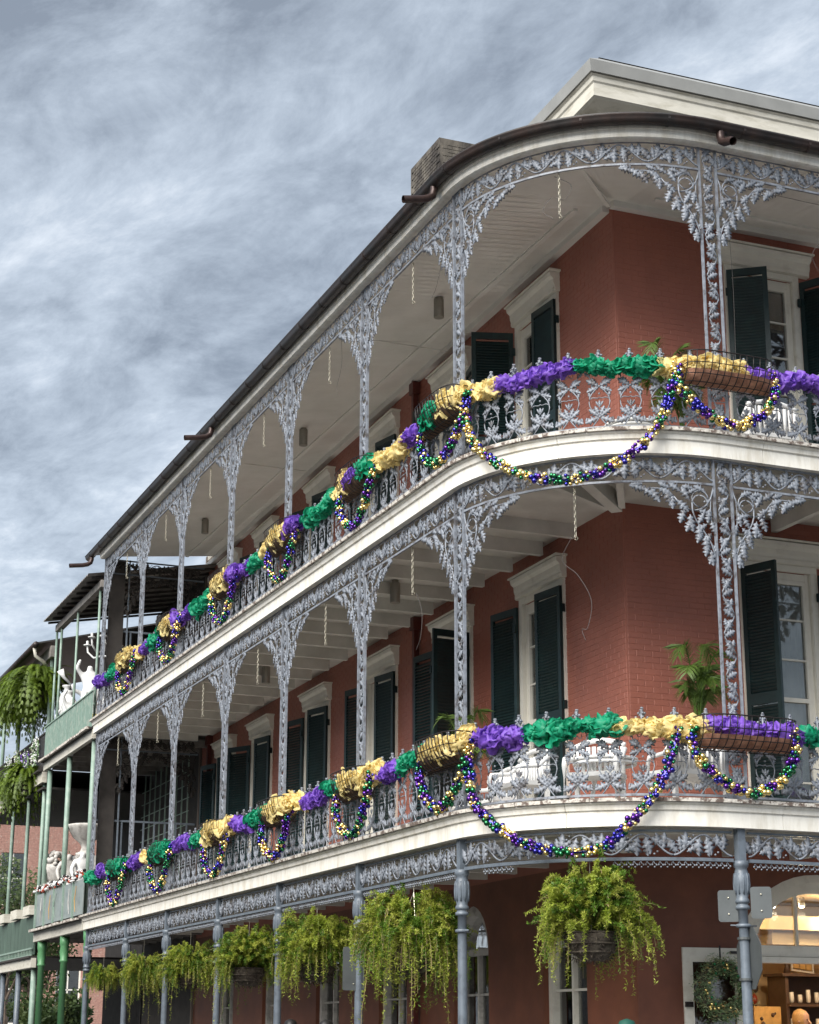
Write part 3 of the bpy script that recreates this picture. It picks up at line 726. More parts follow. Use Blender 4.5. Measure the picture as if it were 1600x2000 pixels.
for z0, nm in ((D1, 'lower'), (D2, 'upper')):
    root = empty('iron_railing', (0, 0, 0), 0, 'grey cast iron leaf railing along the edge of the %s balcony' % nm, 'railing')
    m_ = MB(); sweep(m_, [(-.02, z0+.02), (.02, z0+.02), (.02, z0+.045), (-.02, z0+.045)], spath()); sweep(m_, [(-.025, z0+RH), (.025, z0+RH), (.02, z0+RH+.022), (-.02, z0+RH+.022)], spath())
    m_.build('handrail', M['iron'], root)
    k0 = int((S0+.2-.40)/RP)
    s = .40+k0*RP
    while s < S1-.3:
        link('rail_panel', rpm, root, GM(s, z0+.03))
        link('finial', fnm, root, GM(s, z0+RH+.02) @ Matrix.Diagonal((1.15, 1.15, 1.15, 1)))
        s += RP
# privacy ironwork closing the far ends of both galleries
for z0, zt, nm in ((D1, Z2, 'lower'), (D2, Z3, 'upper')):
    m_ = MB()
    for k in range(9): m_.box((-2.1+k*.24, 19.62, z0+1.0), (.03, .03, 2.0))
    m_.box((-1.1, 19.62, z0+2.0), (2.2, .035, .04)); m_.box((-1.1, 19.62, z0+.3), (2.2, .035, .04))
    o = m_.build('end_gate', M['iron_dark']); tag(o, 'dark spiked iron gate closing the far end of the %s balcony' % nm, 'gate')

# ---------------------------------------------------------------- wire flower baskets on the railings
def basket_mesh(L_, wr_=.0068):
    wire = MB(); lin = MB()
    hh, dp = .36, .28
    def prof(t): a = PI/2*t; return (.03+dp*(1-t*0)*math.cos(a*.95)*1.0, .02-hh*math.sin(a)*1.0)
    nx = int(L_/.085)
    for i in range(nx+1):
        x = -L_/2+L_*i/nx; e_ = 1-.35*abs(2*x/L_)**5
        pts = [(x, -(.02+(p-.0)*e_), q) for p, q in [prof(t/6) for t in range(7)]]
        wire.tube(pts, wr_, 4)
    for t in (0, .25, .5, .75, 1.0):
        p, q = prof(t); pts = []
        for i in range(-1, 22):
            x = -L_/2+L_*min(max(i, 0), 20)/20; e_ = 1-.35*abs(2*x/L_)**5
            pts.append((x, 0 if i in (-1, 21) else -(.02+p*e_), q))
        wire.tube(pts, .008 if t == 0 else wr_*.85, 4)
    # coir/copper liner inside
    vs = []; fs = []; n = 18
    for i in range(n+1):
        x = (-L_/2+.02)+(L_-.04)*i/n; e_ = 1-.38*abs(2*x/L_)**5
        for t in range(6):
            p, q = prof(.42+.58*t/5); j = .008*noise.noise((x*9, t*.7, 2))
            vs.append((x, -(.02+(p-.018)*e_)+j, q+.02+j))
    for i in range(n):
        for t in range(5): fs.append((i*6+t, i*6+6+t, i*6+7+t, i*6+1+t))
    lin.add(vs, fs)
    return wire.mesh('wire_frame', M['wire'], True), lin.mesh('liner', M['coir'], True)
_bk = {}
def basket(s, z, L_, label):
    if s < -1: L_ += .001
    if L_ not in _bk: _bk[L_] = basket_mesh(L_, .0068 if s > -1 else .0042)
    r_ = empty('wire_basket', tuple(G(s, .03, z)), GA(s), label, 'basket', 'wire flower baskets on the balcony railings')
    link('wire_frame', _bk[L_][0], r_); l_ = link('liner', _bk[L_][1], r_)
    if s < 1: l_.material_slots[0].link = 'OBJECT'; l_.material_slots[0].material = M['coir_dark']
bks = [(-16.4, 'f'), (-13.0, 'e'), (-9.45, 'd'), (-6.3, 'c'), (-3.05, 'b'), (-.10, 'a'), (ARC+.10, 'z'), (ARC+3.5, 'y')]
where = {'f': 'sixth', 'e': 'fifth', 'd': 'fourth', 'c': 'third', 'b': 'second', 'a': 'first'}
for fl, z, zz_ in (('lower', D1+.84, 0), ('upper', D2+.84, 1)):
    for s, k in bks:
        lab = {'z': 'black wire basket with copper liner by the near column of the %s balcony' % fl, 'y': 'black wire basket of the %s balcony beyond the right edge' % fl}.get(k) or \
            'black wire basket on the %s balcony rail, %s leftwards from the rounded corner' % (fl, where[k])
        basket(s, z, 1.16, lab)

# ---------------------------------------------------------------- tulle garlands
def ruffle_mesh(seed, m_):
    rr = random.Random(seed); mb = MB()
    # a crumpled puff under the petals
    vs = []; fs = []; n1, n2 = 22, 14
    for i in range(n2+1):
        for j in range(n1):
            a, b = PI*i/n2, 2*PI*j/n1; u_ = Vector((math.sin(a)*math.cos(b), math.sin(a)*math.sin(b), math.cos(a)))
            q_ = .10*(1+.55*(abs(noise.noise(u_*2.6+Vector((seed, 0, 0))))*2-.35)+.25*(abs(noise.noise(u_*6+Vector((0, seed, 0))))*2-.4)); vs.append((u_.x*q_*1.15, u_.y*q_, u_.z*q_))
    for i in range(n2):
        for j in range(n1): fs.append((i*n1+j, i*n1+(j+1) % n1, (i+1)*n1+(j+1) % n1, (i+1)*n1+j))
    mb.add(vs, fs)
    for p in range(12):
        th = rr.uniform(0, 2*PI); ph = math.acos(rr.uniform(-1, 1)); R0 = rr.uniform(.075, .14)
        ax = Vector((math.sin(ph)*math.cos(th), math.sin(ph)*math.sin(th), math.cos(ph)))
        q = ax.to_track_quat('Z', 'Y').to_matrix().to_4x4() @ RZ(rr.uniform(0, 6))
        c = Vector((rr.uniform(-.09, .09), rr.uniform(-.045, .045), rr.uniform(-.045, .045))) - ax*.02
        vs = [(0, 0, 0)]; n = 26; fs = []; f1 = rr.randint(3, 5); f2 = rr.randint(7, 10); o1, o2 = rr.uniform(0, 6), rr.uniform(0, 6)
        for k, t in enumerate((.3, .62, .85, 1)):
            for j in range(n):
                a = 2*PI*j/n
                r_ = R0*t*(1+.12*math.sin(a*2+o2)); cup = .75*R0*t**1.3+R0*t*t*(.24*math.sin(a*f1+o1)+.10*math.sin(a*f2+o2))
                nz = .020*noise.noise((r_*math.cos(a)*26+p*3, r_*math.sin(a)*26, seed*1.7))*t; vs.append((r_*math.cos(a)+nz*.5, r_*math.sin(a)*.9-nz*.5, (cup+nz)*1.15 if t < .9 else cup*.82+nz*1.5))
        for j in range(n): fs.append((0, 1+j, 1+(j+1) % n))
        for k in range(3):
            for j in range(n):
                j2 = (j+1) % n; fs.append((1+k*n+j, 1+(k+1)*n+j, 1+(k+1)*n+j2, 1+k*n+j2))
        mb.add(vs, fs, T(*c) @ q)
    return mb.mesh('ruffle', m_, True)
RUF = {k: [ruffle_mesh(i*7+ord(k), M['tul_'+k]) for i in range(6)] for k in 'gpv'}
gseq = {'upper': [(-19.3, 'p'), (-18.4, 'v'), (-17.2, 'g'), (-16.3, 'g'), (-15.5, 'p'), (-14.6, 'v'), (-13.4, 'g'), (-12.6, 'p'), (-11.6, 'v'), (-10.4, 'g'), (-9.0, 'p'), (-8.2, 'v'), (-7.4, 'g'), (-5.9, 'p'), (-5.4, 'v'), (-4.1, 'g'), (-3.3, 'p'), (-2.85, 'v'), (-2.45, 'g'), (-1.25, 'p'), (-.65, 'v'), (.05, 'g'), (1.05, 'p'), (1.95, 'v'), (2.92, 'g'), (4.0, 'p'), (5.6, 'v'), (7.0, 'g'), (8.5, 'p'), (10, 'v')],
        'lower': [(-19.4, 'v'), (-18.3, 'p'), (-17.4, 'g'), (-16.6, 'v'), (-15.6, 'p'), (-14.6, 'g'), (-13.8, 'v'), (-12.4, 'p'), (-11.0, 'v'), (-10.0, 'g'), (-8.5, 'p'), (-7.7, 'v'), (-6.6, 'g'), (-5.2, 'p'), (-4.2, 'v'), (-3.3, 'g'), (-2.15, 'p'), (-1.6, 'v'), (-.85, 'g'), (.50, 'p'), (1.40, 'v'), (2.33, 'g'), (3.38, 'p'), (4.42, 'v'), (5.8, 'g'), (7.2, 'p'), (8.6, 'v')]}
rt = random.Random(11)
def in_basket(s): return any(abs(s-b) < .55 for b, k in bks)
for fl, z0 in (('lower', D1), ('upper', D2)):
    root = empty('tulle_garland', (0, 0, 0), 0, 'gold, purple and green tulle garland wound along the %s balcony railing' % fl, 'garland')
    s = S0+.15; seq = gseq[fl]
    while s < S1-.2:
        k = [c for a, c in seq if a <= s+.1]; k = k[-1] if k else seq[0][1]
        nx_ = min([a for a, c in seq if a > s+.1] or [99])
        bk_ = in_basket(s); dz = .745+.03*math.sin(s*4.1)+rt.uniform(-.025, .03); sc_ = rt.uniform(.74, 1.12)*(1+.12*math.sin(s*9.3))*(1.08 if bk_ else 1)
        d = .06+(.03 if bk_ else 0)
        X = GM(s, z0+dz, d) @ Matrix.Rotation(rt.uniform(-.5, .5), 4, 'X') @ RY(rt.uniform(-.4, .4)) @ Matrix.Diagonal((sc_*1.0, sc_*.85, sc_*.86, 1))
        link('ruffle', rt.choice(RUF[k]), root, X)
        if bk_ and s < 1:
            X = GM(s+.08, z0+.72, .22) @ RY(rt.uniform(-3, 3)) @ Matrix.Diagonal((1.05, .72, .80, 1)); link('ruffle', rt.choice(RUF[k]), root, X)
        s += .165

# ---------------------------------------------------------------- bead swags
bs = MB()
def sphere_mesh(name, r, m_, n1=10, n2=7):
    mb = MB(); vs = [(0, 0, r)]; fs = []
    for i in range(1, n2):
        a = PI*i/n2
        for j in range(n1): vs.append((r*math.sin(a)*math.cos(2*PI*j/n1), r*math.sin(a)*math.sin(2*PI*j/n1), r*math.cos(a)))
    vs.append((0, 0, -r)); e_ = len(vs)-1
    for j in range(n1):
        j2 = (j+1) % n1; fs.append((0, 1+j, 1+j2)); fs.append((e_, 1+(n2-2)*n1+j2, 1+(n2-2)*n1+j))
        for i in range(n2-2): fs.append((1+i*n1+j, 1+(i+1)*n1+j, 1+(i+1)*n1+j2, 1+i*n1+j2))
    mb.add(vs, fs); return mb
BEAD = {}
for k in 'gpvb':
    for r in (.033, .024, .018): m_ = sphere_mesh('bead', r, None); BEAD[(k, r)] = m_.mesh('bead', M['bd_'+k], True)
BM = {r: sphere_mesh('bead', r, None, 7, 5) for r in (.033, .024, .018)}
def curve_pts(P, n):    # Catmull-Rom through control points
    P = [Vector(p) for p in P]; P = [2*P[0]-P[1]]+P+[2*P[-1]-P[-2]]; out_ = []
    for i in range(1, len(P)-2):
        for k in range(n):
            t = k/n; out_.append(.5*((2*P[i])+(-P[i-1]+P[i+1])*t+(2*P[i-1]-5*P[i]+4*P[i+1]-P[i+2])*t*t+(-P[i-1]+3*P[i]-3*P[i+1]+P[i+2])*t**3))
    return out_+[P[-2]]
def swag(pts, label, cat_single, dens=70, rad=.045, seed=1, cap=300):
    """pts: (s, d, z) control points"""
    rr = random.Random(seed); C_ = curve_pts([tuple(G(s, d, z)) for s, d, z in pts], 14)
    Ls = [0]
    for a, b in zip(C_, C_[1:]): Ls.append(Ls[-1]+(b-a).length)
    tot = Ls[-1]; nb = min(int(tot*dens), cap)
    org = C_[len(C_)//2].copy()
    root = empty('bead_swag', tuple(org), 0, label, 'bead garland', 'bead swags hanging from the balcony railings')
    cord = MB(); cord.tube([tuple(p-org) for p in C_[::2]], .012, 4); cord.build('cord', M['bd_b'], root)
    big = MB(); ci = 'gpvb'; run = 'g'
    for i in range(nb):
        L_ = tot*(i+rr.random()*.8)/nb; j = max(0, min(len(C_)-2, next((q for q in range(len(Ls)-1) if Ls[q+1] >= L_), len(C_)-2)))
        p = C_[j].lerp(C_[j+1], (L_-Ls[j])/max(1e-6, Ls[j+1]-Ls[j]))
        t = (C_[j+1]-C_[j]).normalized(); a = t.orthogonal().normalized(); b = t.cross(a); th = i*2.4+rr.uniform(-.5, .5); q = rad*rr.uniform(.55, 1.1)
        p = p+(a*math.cos(th)+b*math.sin(th))*q-org
        if rr.random() < .42: run = rr.choice('ggvpvvpbgb')
        r = rr.choice((.033, .033, .024, .024, .018))
        if cat_single: link('bead', BEAD[(run, r)], root, T(*p))
        else: big.c = 'gpvb'.index(run); big.add(BM[r].v, BM[r].f, T(*p))
    if not cat_single:
        o = big.build('beads', [M['bd_'+k] for k in 'gpvb'], root, True); o['kind'] = 'stuff'
swag([(.44, .13, 9.02), (.52, .19, 8.6), (.80, .27, 8.2), (1.17, .25, 7.88), (1.5, .24, 7.70), (1.88, .24, 7.63), (2.25, .24, 7.72), (2.57, .25, 7.95), (2.80, .27, 8.25), (2.93, .20, 8.6), (3.02, .13, 8.98)], 'long bead swag looping below the upper balcony across the rounded corner', True, 72, .05, 2)
swag([(.46, .13, 4.86), (.54, .19, 4.4), (.74, .27, 4.05), (1.10, .25, 3.74), (1.45, .24, 3.57), (1.85, .24, 3.50), (2.15, .24, 3.58), (2.40, .25, 3.84), (2.62, .27, 4.12), (2.78, .20, 4.45), (2.90, .13, 4.84)], 'long bead swag looping below the lower balcony across the rounded corner', True, 74, .05, 3)
for fl, z0 in (('upper', D2), ('lower', D1)):
    for i, (s, k) in enumerate(bks):
        zt = z0+.72; zb = z0+(.06 if s > -1 else .04); near = s > -1 and s < ARC+1
        hw_ = .60 if s > -4 else .62
        lab = {'z': 'bead swag hanging under the wire basket by the near column of the %s balcony' % fl, 'y': 'bead swag under the basket beyond the right edge, %s balcony' % fl}.get(k) or \
            'bead swag under the wire basket of the %s balcony, %s leftwards from the rounded corner' % (fl, where[k])
        swag([(s-hw_, .14, zt+.03), (s-hw_*1.0, .20, zt-.25), (s-hw_*.70, .21, zb+.18), (s-hw_*.25, .20, zb+.02), (s+hw_*.15, .20, zb), (s+hw_*.65, .21, zb+.16), (s+hw_*.98, .20, zt-.22), (s+hw_*1.02, .14, zt+.06)], lab, near, 84 if near else 78, .05, 10+i+(20 if fl == 'upper' else 0))

# ---------------------------------------------------------------- hanging chains, lamps, cables
def chain(s, d, z, ln, label):
    mb = MB(); n = int(ln/.042)
    for i in range(n):
        a = RZ(PI/2*(i % 2)+.3); k = 8
        mb.tube([tuple(a @ Vector((.013*math.cos(2*PI*j/k), 0, -.042*i-.028+.028*math.sin(2*PI*j/k)))) for j in range(k+1)], .0045, 4, caps=False)
    mb.tube([(0, 0, .01), (0, 0, -.02)], .004, 4); p = (.012, 0, -.042*n)
    mb.tube([p, (.03, 0, p[2]-.02), (.012, 0, p[2]-.045), (-.012, 0, p[2]-.03)], .005, 4)
    o = mb.build('hanging_chain', M['chain'], None, True); o.location = G(s, d, z); tag(o, label, 'chain', 'empty plant chains in the gallery bays')
bayn = [None, 'leftmost bay', 'sixth bay from the corner', 'fifth bay from the corner', 'fourth bay from the corner', 'third bay from the corner', 'second bay from the corner', 'rounded corner bay', 'bay right of the near column', 'last bay beyond the right edge']
mids = [None]+[(a+b)/2 for a, b in zip(COLS, COLS[1:])]
for i in range(1, 10):
    s = mids[i]+(.05 if i != 7 else -.08)
    chain(s, -.04, Z3-.31, .56, 'galvanised plant chain hanging in the %s of the upper gallery' % bayn[i])
    chain(s+(.1 if i == 7 else 0), -.04, Z2-.31, .60, 'galvanised plant chain hanging in the %s of the lower gallery' % bayn[i])
def cyl(loc, label):
    r_ = empty('canister_light', loc, 0, label, 'light', 'canister lights under the gallery ceilings')
    mb = MB(); mb.lathe([(.065, -.30), (.075, -.30), (.075, -.02), (.07, 0)], 16); mb.build('body', M['lampg'], r_, True)
    mb = MB(); mb.lathe([(.066, -.292), (.066, -.288)], 16); mb.build('lens', M['wire'], r_)
    mb = MB(); mb.lathe([(.05, 0), (.05, .05)], 10); mb.build('mount', M['lampg'], r_)
for i, (x, y) in enumerate(((-.98, 3.55), (-.90, 9.94), (-.92, 16.26))): cyl((x, y, 12.05), 'cylindrical canister light on the upper ceiling, %s' % ('nearest the corner', 'middle one', 'nearest the far end')[i])
for i, (x, y) in enumerate(((-1.15, 4.81), (-1.0, 11.49))): cyl((x, y, 8.02), 'cylindrical canister light on the lower ceiling, %s' % ('nearest the corner', 'farther one')[i])
def cable(pts, label, r=.006):
    mb = MB(); org = Vector(pts[0]); mb.tube([tuple(p-org) for p in curve_pts(pts, 8)], r*.65, 4)
    o = mb.build('loose_cable', M['cable'], None, True); o.location = org; tag(o, label, 'cable')
g = lambda s, d, z: tuple(G(s, d, z))
cable([g(1.68, -.06, 11.55), g(1.88, -.1, 11.42), g(1.80, -.1, 11.25), g(1.62, -.1, 11.3), g(1.50, -.1, 11.15), g(1.66, -.05, 11.0)], 'loose cable looped round the corner chain of the upper gallery', .005)
cable([g(1.80, -.05, 7.05), g(1.66, -.1, 6.8), g(1.85, -.1, 6.6), g(2.0, -.1, 6.3), g(1.95, -.1, 6.0), g(1.88, -.1, 5.98), g(1.92, -.1, 5.85)], 'thin cable dangling below the corner chain of the lower gallery', .005)
cable([g(-1.42, -.05, 7.0), g(-1.36, -.1, 6.75), g(-1.40, -.1, 6.45), g(-1.55, -.1, 6.3)], 'thin cable dangling below the second bay chain of the lower gallery', .005)
cable([g(-1.4, -.3, 11.9), g(-1.2, -.3, 11.75), g(-1.15, -.3, 11.5), g(-1.35, -.3, 11.2), g(-1.5, -.3, 11.1)], 'thin cable curling down from the ceiling in the second upper bay', .004)
cable([g(-4.8, -.2, 11.8), g(-4.75, -.2, 11.3), g(-4.95, -.2, 11.0), g(-4.9, -.2, 10.85)], 'thin cable curling down from the ceiling in the third upper bay', .004)
cable([g(ARC+.42, -.2, 11.5), g(ARC+.44, -.2, 11.0), g(ARC+.46, -.2, 10.2), g(ARC+.44, -.2, 9.1)], 'thin straight cable hanging beside the near upper column', .004)
cable([g(ARC+.9, -.9, 12.0), g(ARC+.75, -.9, 12.03), g(ARC+1.0, -.92, 12.0), g(ARC+2.4, -.95, 11.98)], 'dark cable fixed along the upper ceiling at right', .006)
cable([g(ARC+1.68, -.05, 11.0), g(ARC+1.55, -.1, 10.8), g(ARC+1.62, -.1, 10.6), g(ARC+1.8, -.1, 10.45)], 'thin cable dangling from the right bay chain of the upper gallery', .004)

# ---------------------------------------------------------------- hanging asparagus ferns
def fern_meshes(seed, Rr=.62, drop=.85, n=620, gap=False):
    rr = random.Random(seed); fol = MB(); dry = MB()
    for i in range(n):
        a = rr.uniform(0, 2*PI); k = rr.random(); lobe = 1+.18*math.sin(3*a+seed)+.1*math.sin(5*a+2*seed)
        out = Rr*(.22+.78*rr.random()**.8)*lobe; up = rr.uniform(.14, .52)*(1.2-.6*(out/Rr-.3)); out = max(out, .27) if rr.random() < .6 else out; dr = drop*(.15+.85*rr.random()**1.3)*(.6+.5*rr.random())*(1.75 if rr.random() < .08 else 1)
        p0 = Vector((.12*math.cos(a), .12*math.sin(a), 0)); dirv = Vector((math.cos(a+rr.uniform(-.4, .4)), math.sin(a+rr.uniform(-.4, .4)), 0))
        if gap and math.cos(a) > .62 and rr.random() < .93: dr *= .22; up += .08
        P = [p0, p0+dirv*out*.45+Vector((0, 0, up)), p0+dirv*out*1.12+Vector((0, 0, up-.15*dr)), p0+dirv*out*.98+Vector((0, 0, up-dr))]
        if i % 7 == 0: P[3] = p0+dirv*out*1.2+Vector((0, 0, up*.9)); P[2] = p0+dirv*out*.8+Vector((0, 0, up*1.35))
        st = 13; pts = [Vector(bez(P[0], P[1], P[2], P[3], 1)[0])*0+Vector(q) for q in bez(tuple(P[0]), tuple(P[1]), tuple(P[2]), tuple(P[3]), st)]
        isdry = i % 9 == 0
        (dry if isdry else dry).tube([tuple(q) for q in pts[::2]], .0028, 3, caps=False)
        if isdry and rr.random() < .6: continue
        fol.c = 1 if rr.random() < .30 else 0
        for j in range(2, st+1):
            for s_ in range(16):
                dv_ = Vector((rr.uniform(-1, 1), rr.uniform(-1, 1), rr.uniform(-.9, .75))).normalized(); ln = rr.uniform(.022, .058)*(1.15-.03*j); q = pts[j]+(pts[j-1]-pts[j])*rr.random()
                sd_ = dv_.cross(Vector((rr.uniform(-1, 1), rr.uniform(-1, 1), 1))).normalized()*ln*.14
                fol.add([q, q+dv_*ln*.5+sd_, q+dv_*ln, q+dv_*ln*.5-sd_], [(0, 1, 2, 3)])
    return fol.mesh('foliage', [M['fern'], M['fern_dark']]), dry.mesh('stems', M['fern_dry'])
bkm = MB(); bkm.lathe([(.02, -.24), (.12, -.225), (.20, -.16), (.245, -.06), (.26, .0), (.25, .02), (.2, .03)], 18)
bkm.v = [(x*(1+.16*noise.noise((x*11, y*11, z*11))), y*(1+.16*noise.noise((x*11+5, y*11, z*11))), z+.03*noise.noise((x*11, y*11+9, z*11))) for x, y, z in bkm.v]
fb_ = random.Random(4)
for k in range(520):
    a, t_ = fb_.uniform(0, 6.28), fb_.random(); rr_ = .07+.20*math.sqrt(t_); p_ = Vector((rr_*math.cos(a), rr_*math.sin(a), -.235+.25*t_**1.6)); d_ = Vector((fb_.gauss(0, 1), fb_.gauss(0, 1), fb_.gauss(-.4, .6))).normalized()*fb_.uniform(.03, .07); s_ = d_.orthogonal().normalized()*.005
    bkm.add([p_, p_+d_*.5+s_, p_+d_, p_+d_*.5-s_], [(0, 1, 2, 3)])
rim = MB()
for z, r in ((.02, .262), (-.08, .25), (-.16, .212)): rim.tube([(r*math.cos(2*PI*i/24), r*math.sin(2*PI*i/24), z) for i in range(25)], .009, 5, caps=False)
bkme, rimm = bkm.mesh('moss_bowl', M['moss'], True), rim.mesh('basket_ring', M['moss'], True)
FV = [fern_meshes(i, .40+.012*i, (.60, .80, .66, .62)[i], gap=i == 2 or i == 3) for i in range(4)]
ferns = [(-18.0, 2.66, 0, .62), (-14.7, 2.64, 1, .78), (-11.45, 2.62, 0, .88), (-8.1, 2.60, 2, 1.0), (-4.95, 2.60, 0, 1.1), (-1.42, 2.62, 1, 1.22), (1.92, 2.66, 3, 1.12)]
fd = ['smallest far one at the green posts', 'second from the far left', 'third from the far left', 'middle one with its brown moss bowl showing', 'third from the right', 'big shaggy one left of the corner post', 'large nearest one with dark bowl showing in the rounded corner bay']
for i, (s, z, vi, sc_) in enumerate(ferns):
    q_ = G(s, -.02, z); face = math.atan2(-19.09-q_.y, -10.59-q_.x)
    r_ = empty('hanging_fern', tuple(q_), face if vi > 1 else i*1.3, 'hanging yellow-green asparagus fern, '+fd[i], 'hanging plant', 'hanging ferns over the pavement')
    r_.scale = (sc_,)*3
    f_ = link('foliage', FV[vi][0], r_); f_['kind'] = 'stuff'; o = link('stems', FV[vi][1], r_); o['kind'] = 'stuff'
    link('moss_bowl', bkme, r_); link('basket_ring', rimm, r_)
    h_ = MB(); top = (3.44-z)/sc_
    for a in (0, 2.1, 4.2): h_.tube([(.25*math.cos(a), .25*math.sin(a), .02), (0, 0, min(.55, top-.05))], .0035, 4)
    h_.tube([(0, 0, min(.55, top-.05)), (.0, 0, top)], .0035, 4); h_.build('hanger', M['chain'], r_)

# ---------------------------------------------------------------- palms and garden furniture on the balconies
def palm_mesh(seed, H=1.3, n=15):
    rr = random.Random(seed); mb = MB(); stm = MB()
    for i in range(n):
        a = rr.uniform(0, 2*PI); out = rr.uniform(.08, .34); hh = H*rr.uniform(.6, 1.05); dv_ = Vector((math.cos(a), math.sin(a), 0))
        P = bez((0, 0, 0), tuple(dv_*out*.15+Vector((0, 0, hh*.7))), tuple(dv_*out*.6+Vector((0, 0, hh*1.05))), tuple(dv_*out*1.25+Vector((0, 0, hh*.78))), 16)
        stm.tube(P[::2], .007, 4); sd_ = Vector((-dv_.y, dv_.x, 0))
        for j in range(5, 17):
            t = (Vector(P[j])-Vector(P[j-1])).normalized(); p = Vector(P[j]); ln = .19*math.sin(PI*(j-3)/15)+.05
            for sg in (-1, 1):
                for o_ in (0, .33, .66):
                    pp_ = p-t*o_*.05; d2 = (sd_*sg*.8+t*.75+Vector((0, 0, -.18+rr.uniform(-.12, .1)))).normalized(); wv = t.cross(d2).normalized()*.0; w2 = t*.006
                    mb.add([pp_-w2, pp_+w2, pp_+d2*ln*.55+w2*.8-Vector((0, 0, .01)), pp_+d2*ln-Vector((0, 0, .05*ln/.2)), pp_+d2*ln*.55-w2], [(0, 1, 2, 3, 4)])
    return mb.mesh('fronds', M['palm']), stm.mesh('stalks', M['palm'])
pot = MB(); pot.lathe([(.14, 0), (.19, .3), (.21, .33), (.21, .36), (.17, .36), (.16, .33)], 16); potm = pot.mesh('pot', M['stonew'], True)
PMs = [palm_mesh(i) for i in (1, 2)]
def palm(loc, k, sc_, rz, label):
    r_ = empty('potted_palm', loc, rz, label, 'potted palm'); r_.scale = (sc_,)*3
    f_ = link('fronds', PMs[k][0], r_, T(0, 0, .33)); f_['kind'] = 'stuff'; f_ = link('stalks', PMs[k][1], r_, T(0, 0, .33)); f_['kind'] = 'stuff'; link('pot', potm, r_)
palm((-.05, -1.15, D2), 0, 1.0, .4, 'areca palm behind the green tulle at the upper corner')
palm((.35, -.95, D2), 1, .95, 2.4, 'areca palm behind the gold tulle beside the near upper column')
palm((.50, -.75, D1+.35), 1, 1.15, 1.0, 'tall areca palm left of the near lower column')
palm((-1.0, 2.6, D1), 0, 1.15, 2.0, 'areca palm behind the lower column at the left start of the corner')
# marble-topped white iron furniture
def table(loc, r, label, h=.42):
    r_ = empty('garden_table', loc, 0, label, 'table')
    mb = MB(); mb.lathe([(r-.03, h-.035), (r, h-.03), (r+.005, h-.015), (r, h), (r-.05, h+.004)], 32); mb.build('table_top', M['plaster'], r_, True)
    mb = MB(); mb.tube([(r-.03)*1.0*Vector((math.cos(a), math.sin(a), 0))+Vector((0, 0, h-.06)) for a in [2*PI*i/32 for i in range(33)]], .02, 6, caps=False); mb.build('rim', M['plaster'], r_, True)
    for q in range(4):
        a = q*PI/2+.4; c, s_ = math.cos(a), math.sin(a); mb = MB()
        mb.tube([(r*.75*c, r*.75*s_, h-.03), (r*.45*c, r*.45*s_, h*.55), (r*.7*c, r*.7*s_, 0)], .016, 6); mb.build('leg', M['plaster'], r_, True)
table((-.42, -1.05, D2), .33, 'round white marble table at the upper rounded corner', .42)
table((-.75, -.75, D1), .38, 'round white table at the lower rounded corner', .60)
def bench(loc, rz, wd, label):
    r_ = empty('garden_chair', loc, rz, label, 'garden chair')
    mb = MB(); mb.box((0, .06, .36), (wd, .42, .05)); mb.build('seat', M['plaster'], r_)
    mb = MB(); n = int(wd/.075)
    for i in range(n+1): x = -wd/2+.03+(wd-.06)*i/n; mb.box((x, .24, .55), (.045, .025, .34))
    mb.tube([(x, .24, .72+.07*math.cos(PI*x/wd)) for x in [-wd/2+wd*i/14 for i in range(15)]], .03, 8); mb.build('backrest', M['plaster'], r_, True)
    for sx in (-1, 1):
        mb = MB(); mb.tube([(sx*wd/2, .24, .68), (sx*wd/2, .10, .56), (sx*wd/2, -.14, .54), (sx*wd/2, -.17, .46), (sx*wd/2, -.15, 0)], .026, 8); mb.build('armrest', M['plaster'], r_, True)
        mb = MB(); mb.box((sx*(wd/2-.03), .22, .18), (.05, .05, .34)); mb.build('leg', M['plaster'], r_)
bench((-.10, -1.45, D1), .25+PI, .85, 'white slatted garden chair behind the lower railing left of the near column')
bench((-1.45, .15, D1), PI/2+PI, .8, 'white slatted garden chair behind the lower railing at the left start of the corner')
bench((-1.05, -1.05, D1), PI*.75+PI, .6, 'small white garden chair behind the lower railing in the middle of the rounded corner')
bench((1.25, -1.3, D2), PI, .7, 'white garden chair behind the upper basket by the near column')
bench((-1.1, 1.6, D1), PI/2+PI, .75, 'white slatted garden chair behind the second lower basket')
bench((2.6, -1.2, D2), PI+.3, .6, 'white garden chair behind the upper railing at the right edge')

# ---------------------------------------------------------------- shop front on the right: arch trim, fanlight, open door
SX0, SX1, SZT = 1.42, 3.72, 3.56
r = (SX1-SX0)/2; rz_ = r*.82; zs = SZT-rz_; xc = (SX0+SX1)/2
fan = MB()
def ell(rr, a): return (xc-rr*r*math.cos(a), zs+rr*rz_*math.sin(a))
n = 28
for k in range(n):
    a0, a1 = PI*k/n, PI*(k+1)/n
    for ra, rb_, y0, y1 in ((1.0, .90, .02, .20), (.90, .80, .07, .20), (.80, .765, .11, .18)):
        fan.prism([ell(ra, a0), ell(ra, a1), ell(rb_, a1), ell(rb_, a0)], y0, y1)
fan.box((xc, .13, zs+.02), (2*r-.2, .16, .13)); fan.box((xc, .13, zs-.085), (2*r-.2, .20, .07))
fan.box((xc-.26, .15, zs+.48), (.032, .04, .82)); fan.box((xc+.40, .15, zs+.48), (.032, .04, .82))
for sx in (-1, 1): fan.box((xc+sx*(r-.07), .12, zs/2), (.14, .16, zs-.02)); fan.box((xc+sx*(r-.16), .16, zs/2), (.05, .06, zs-.03))
fo = fan.build('shop_arch', M['white'], B)
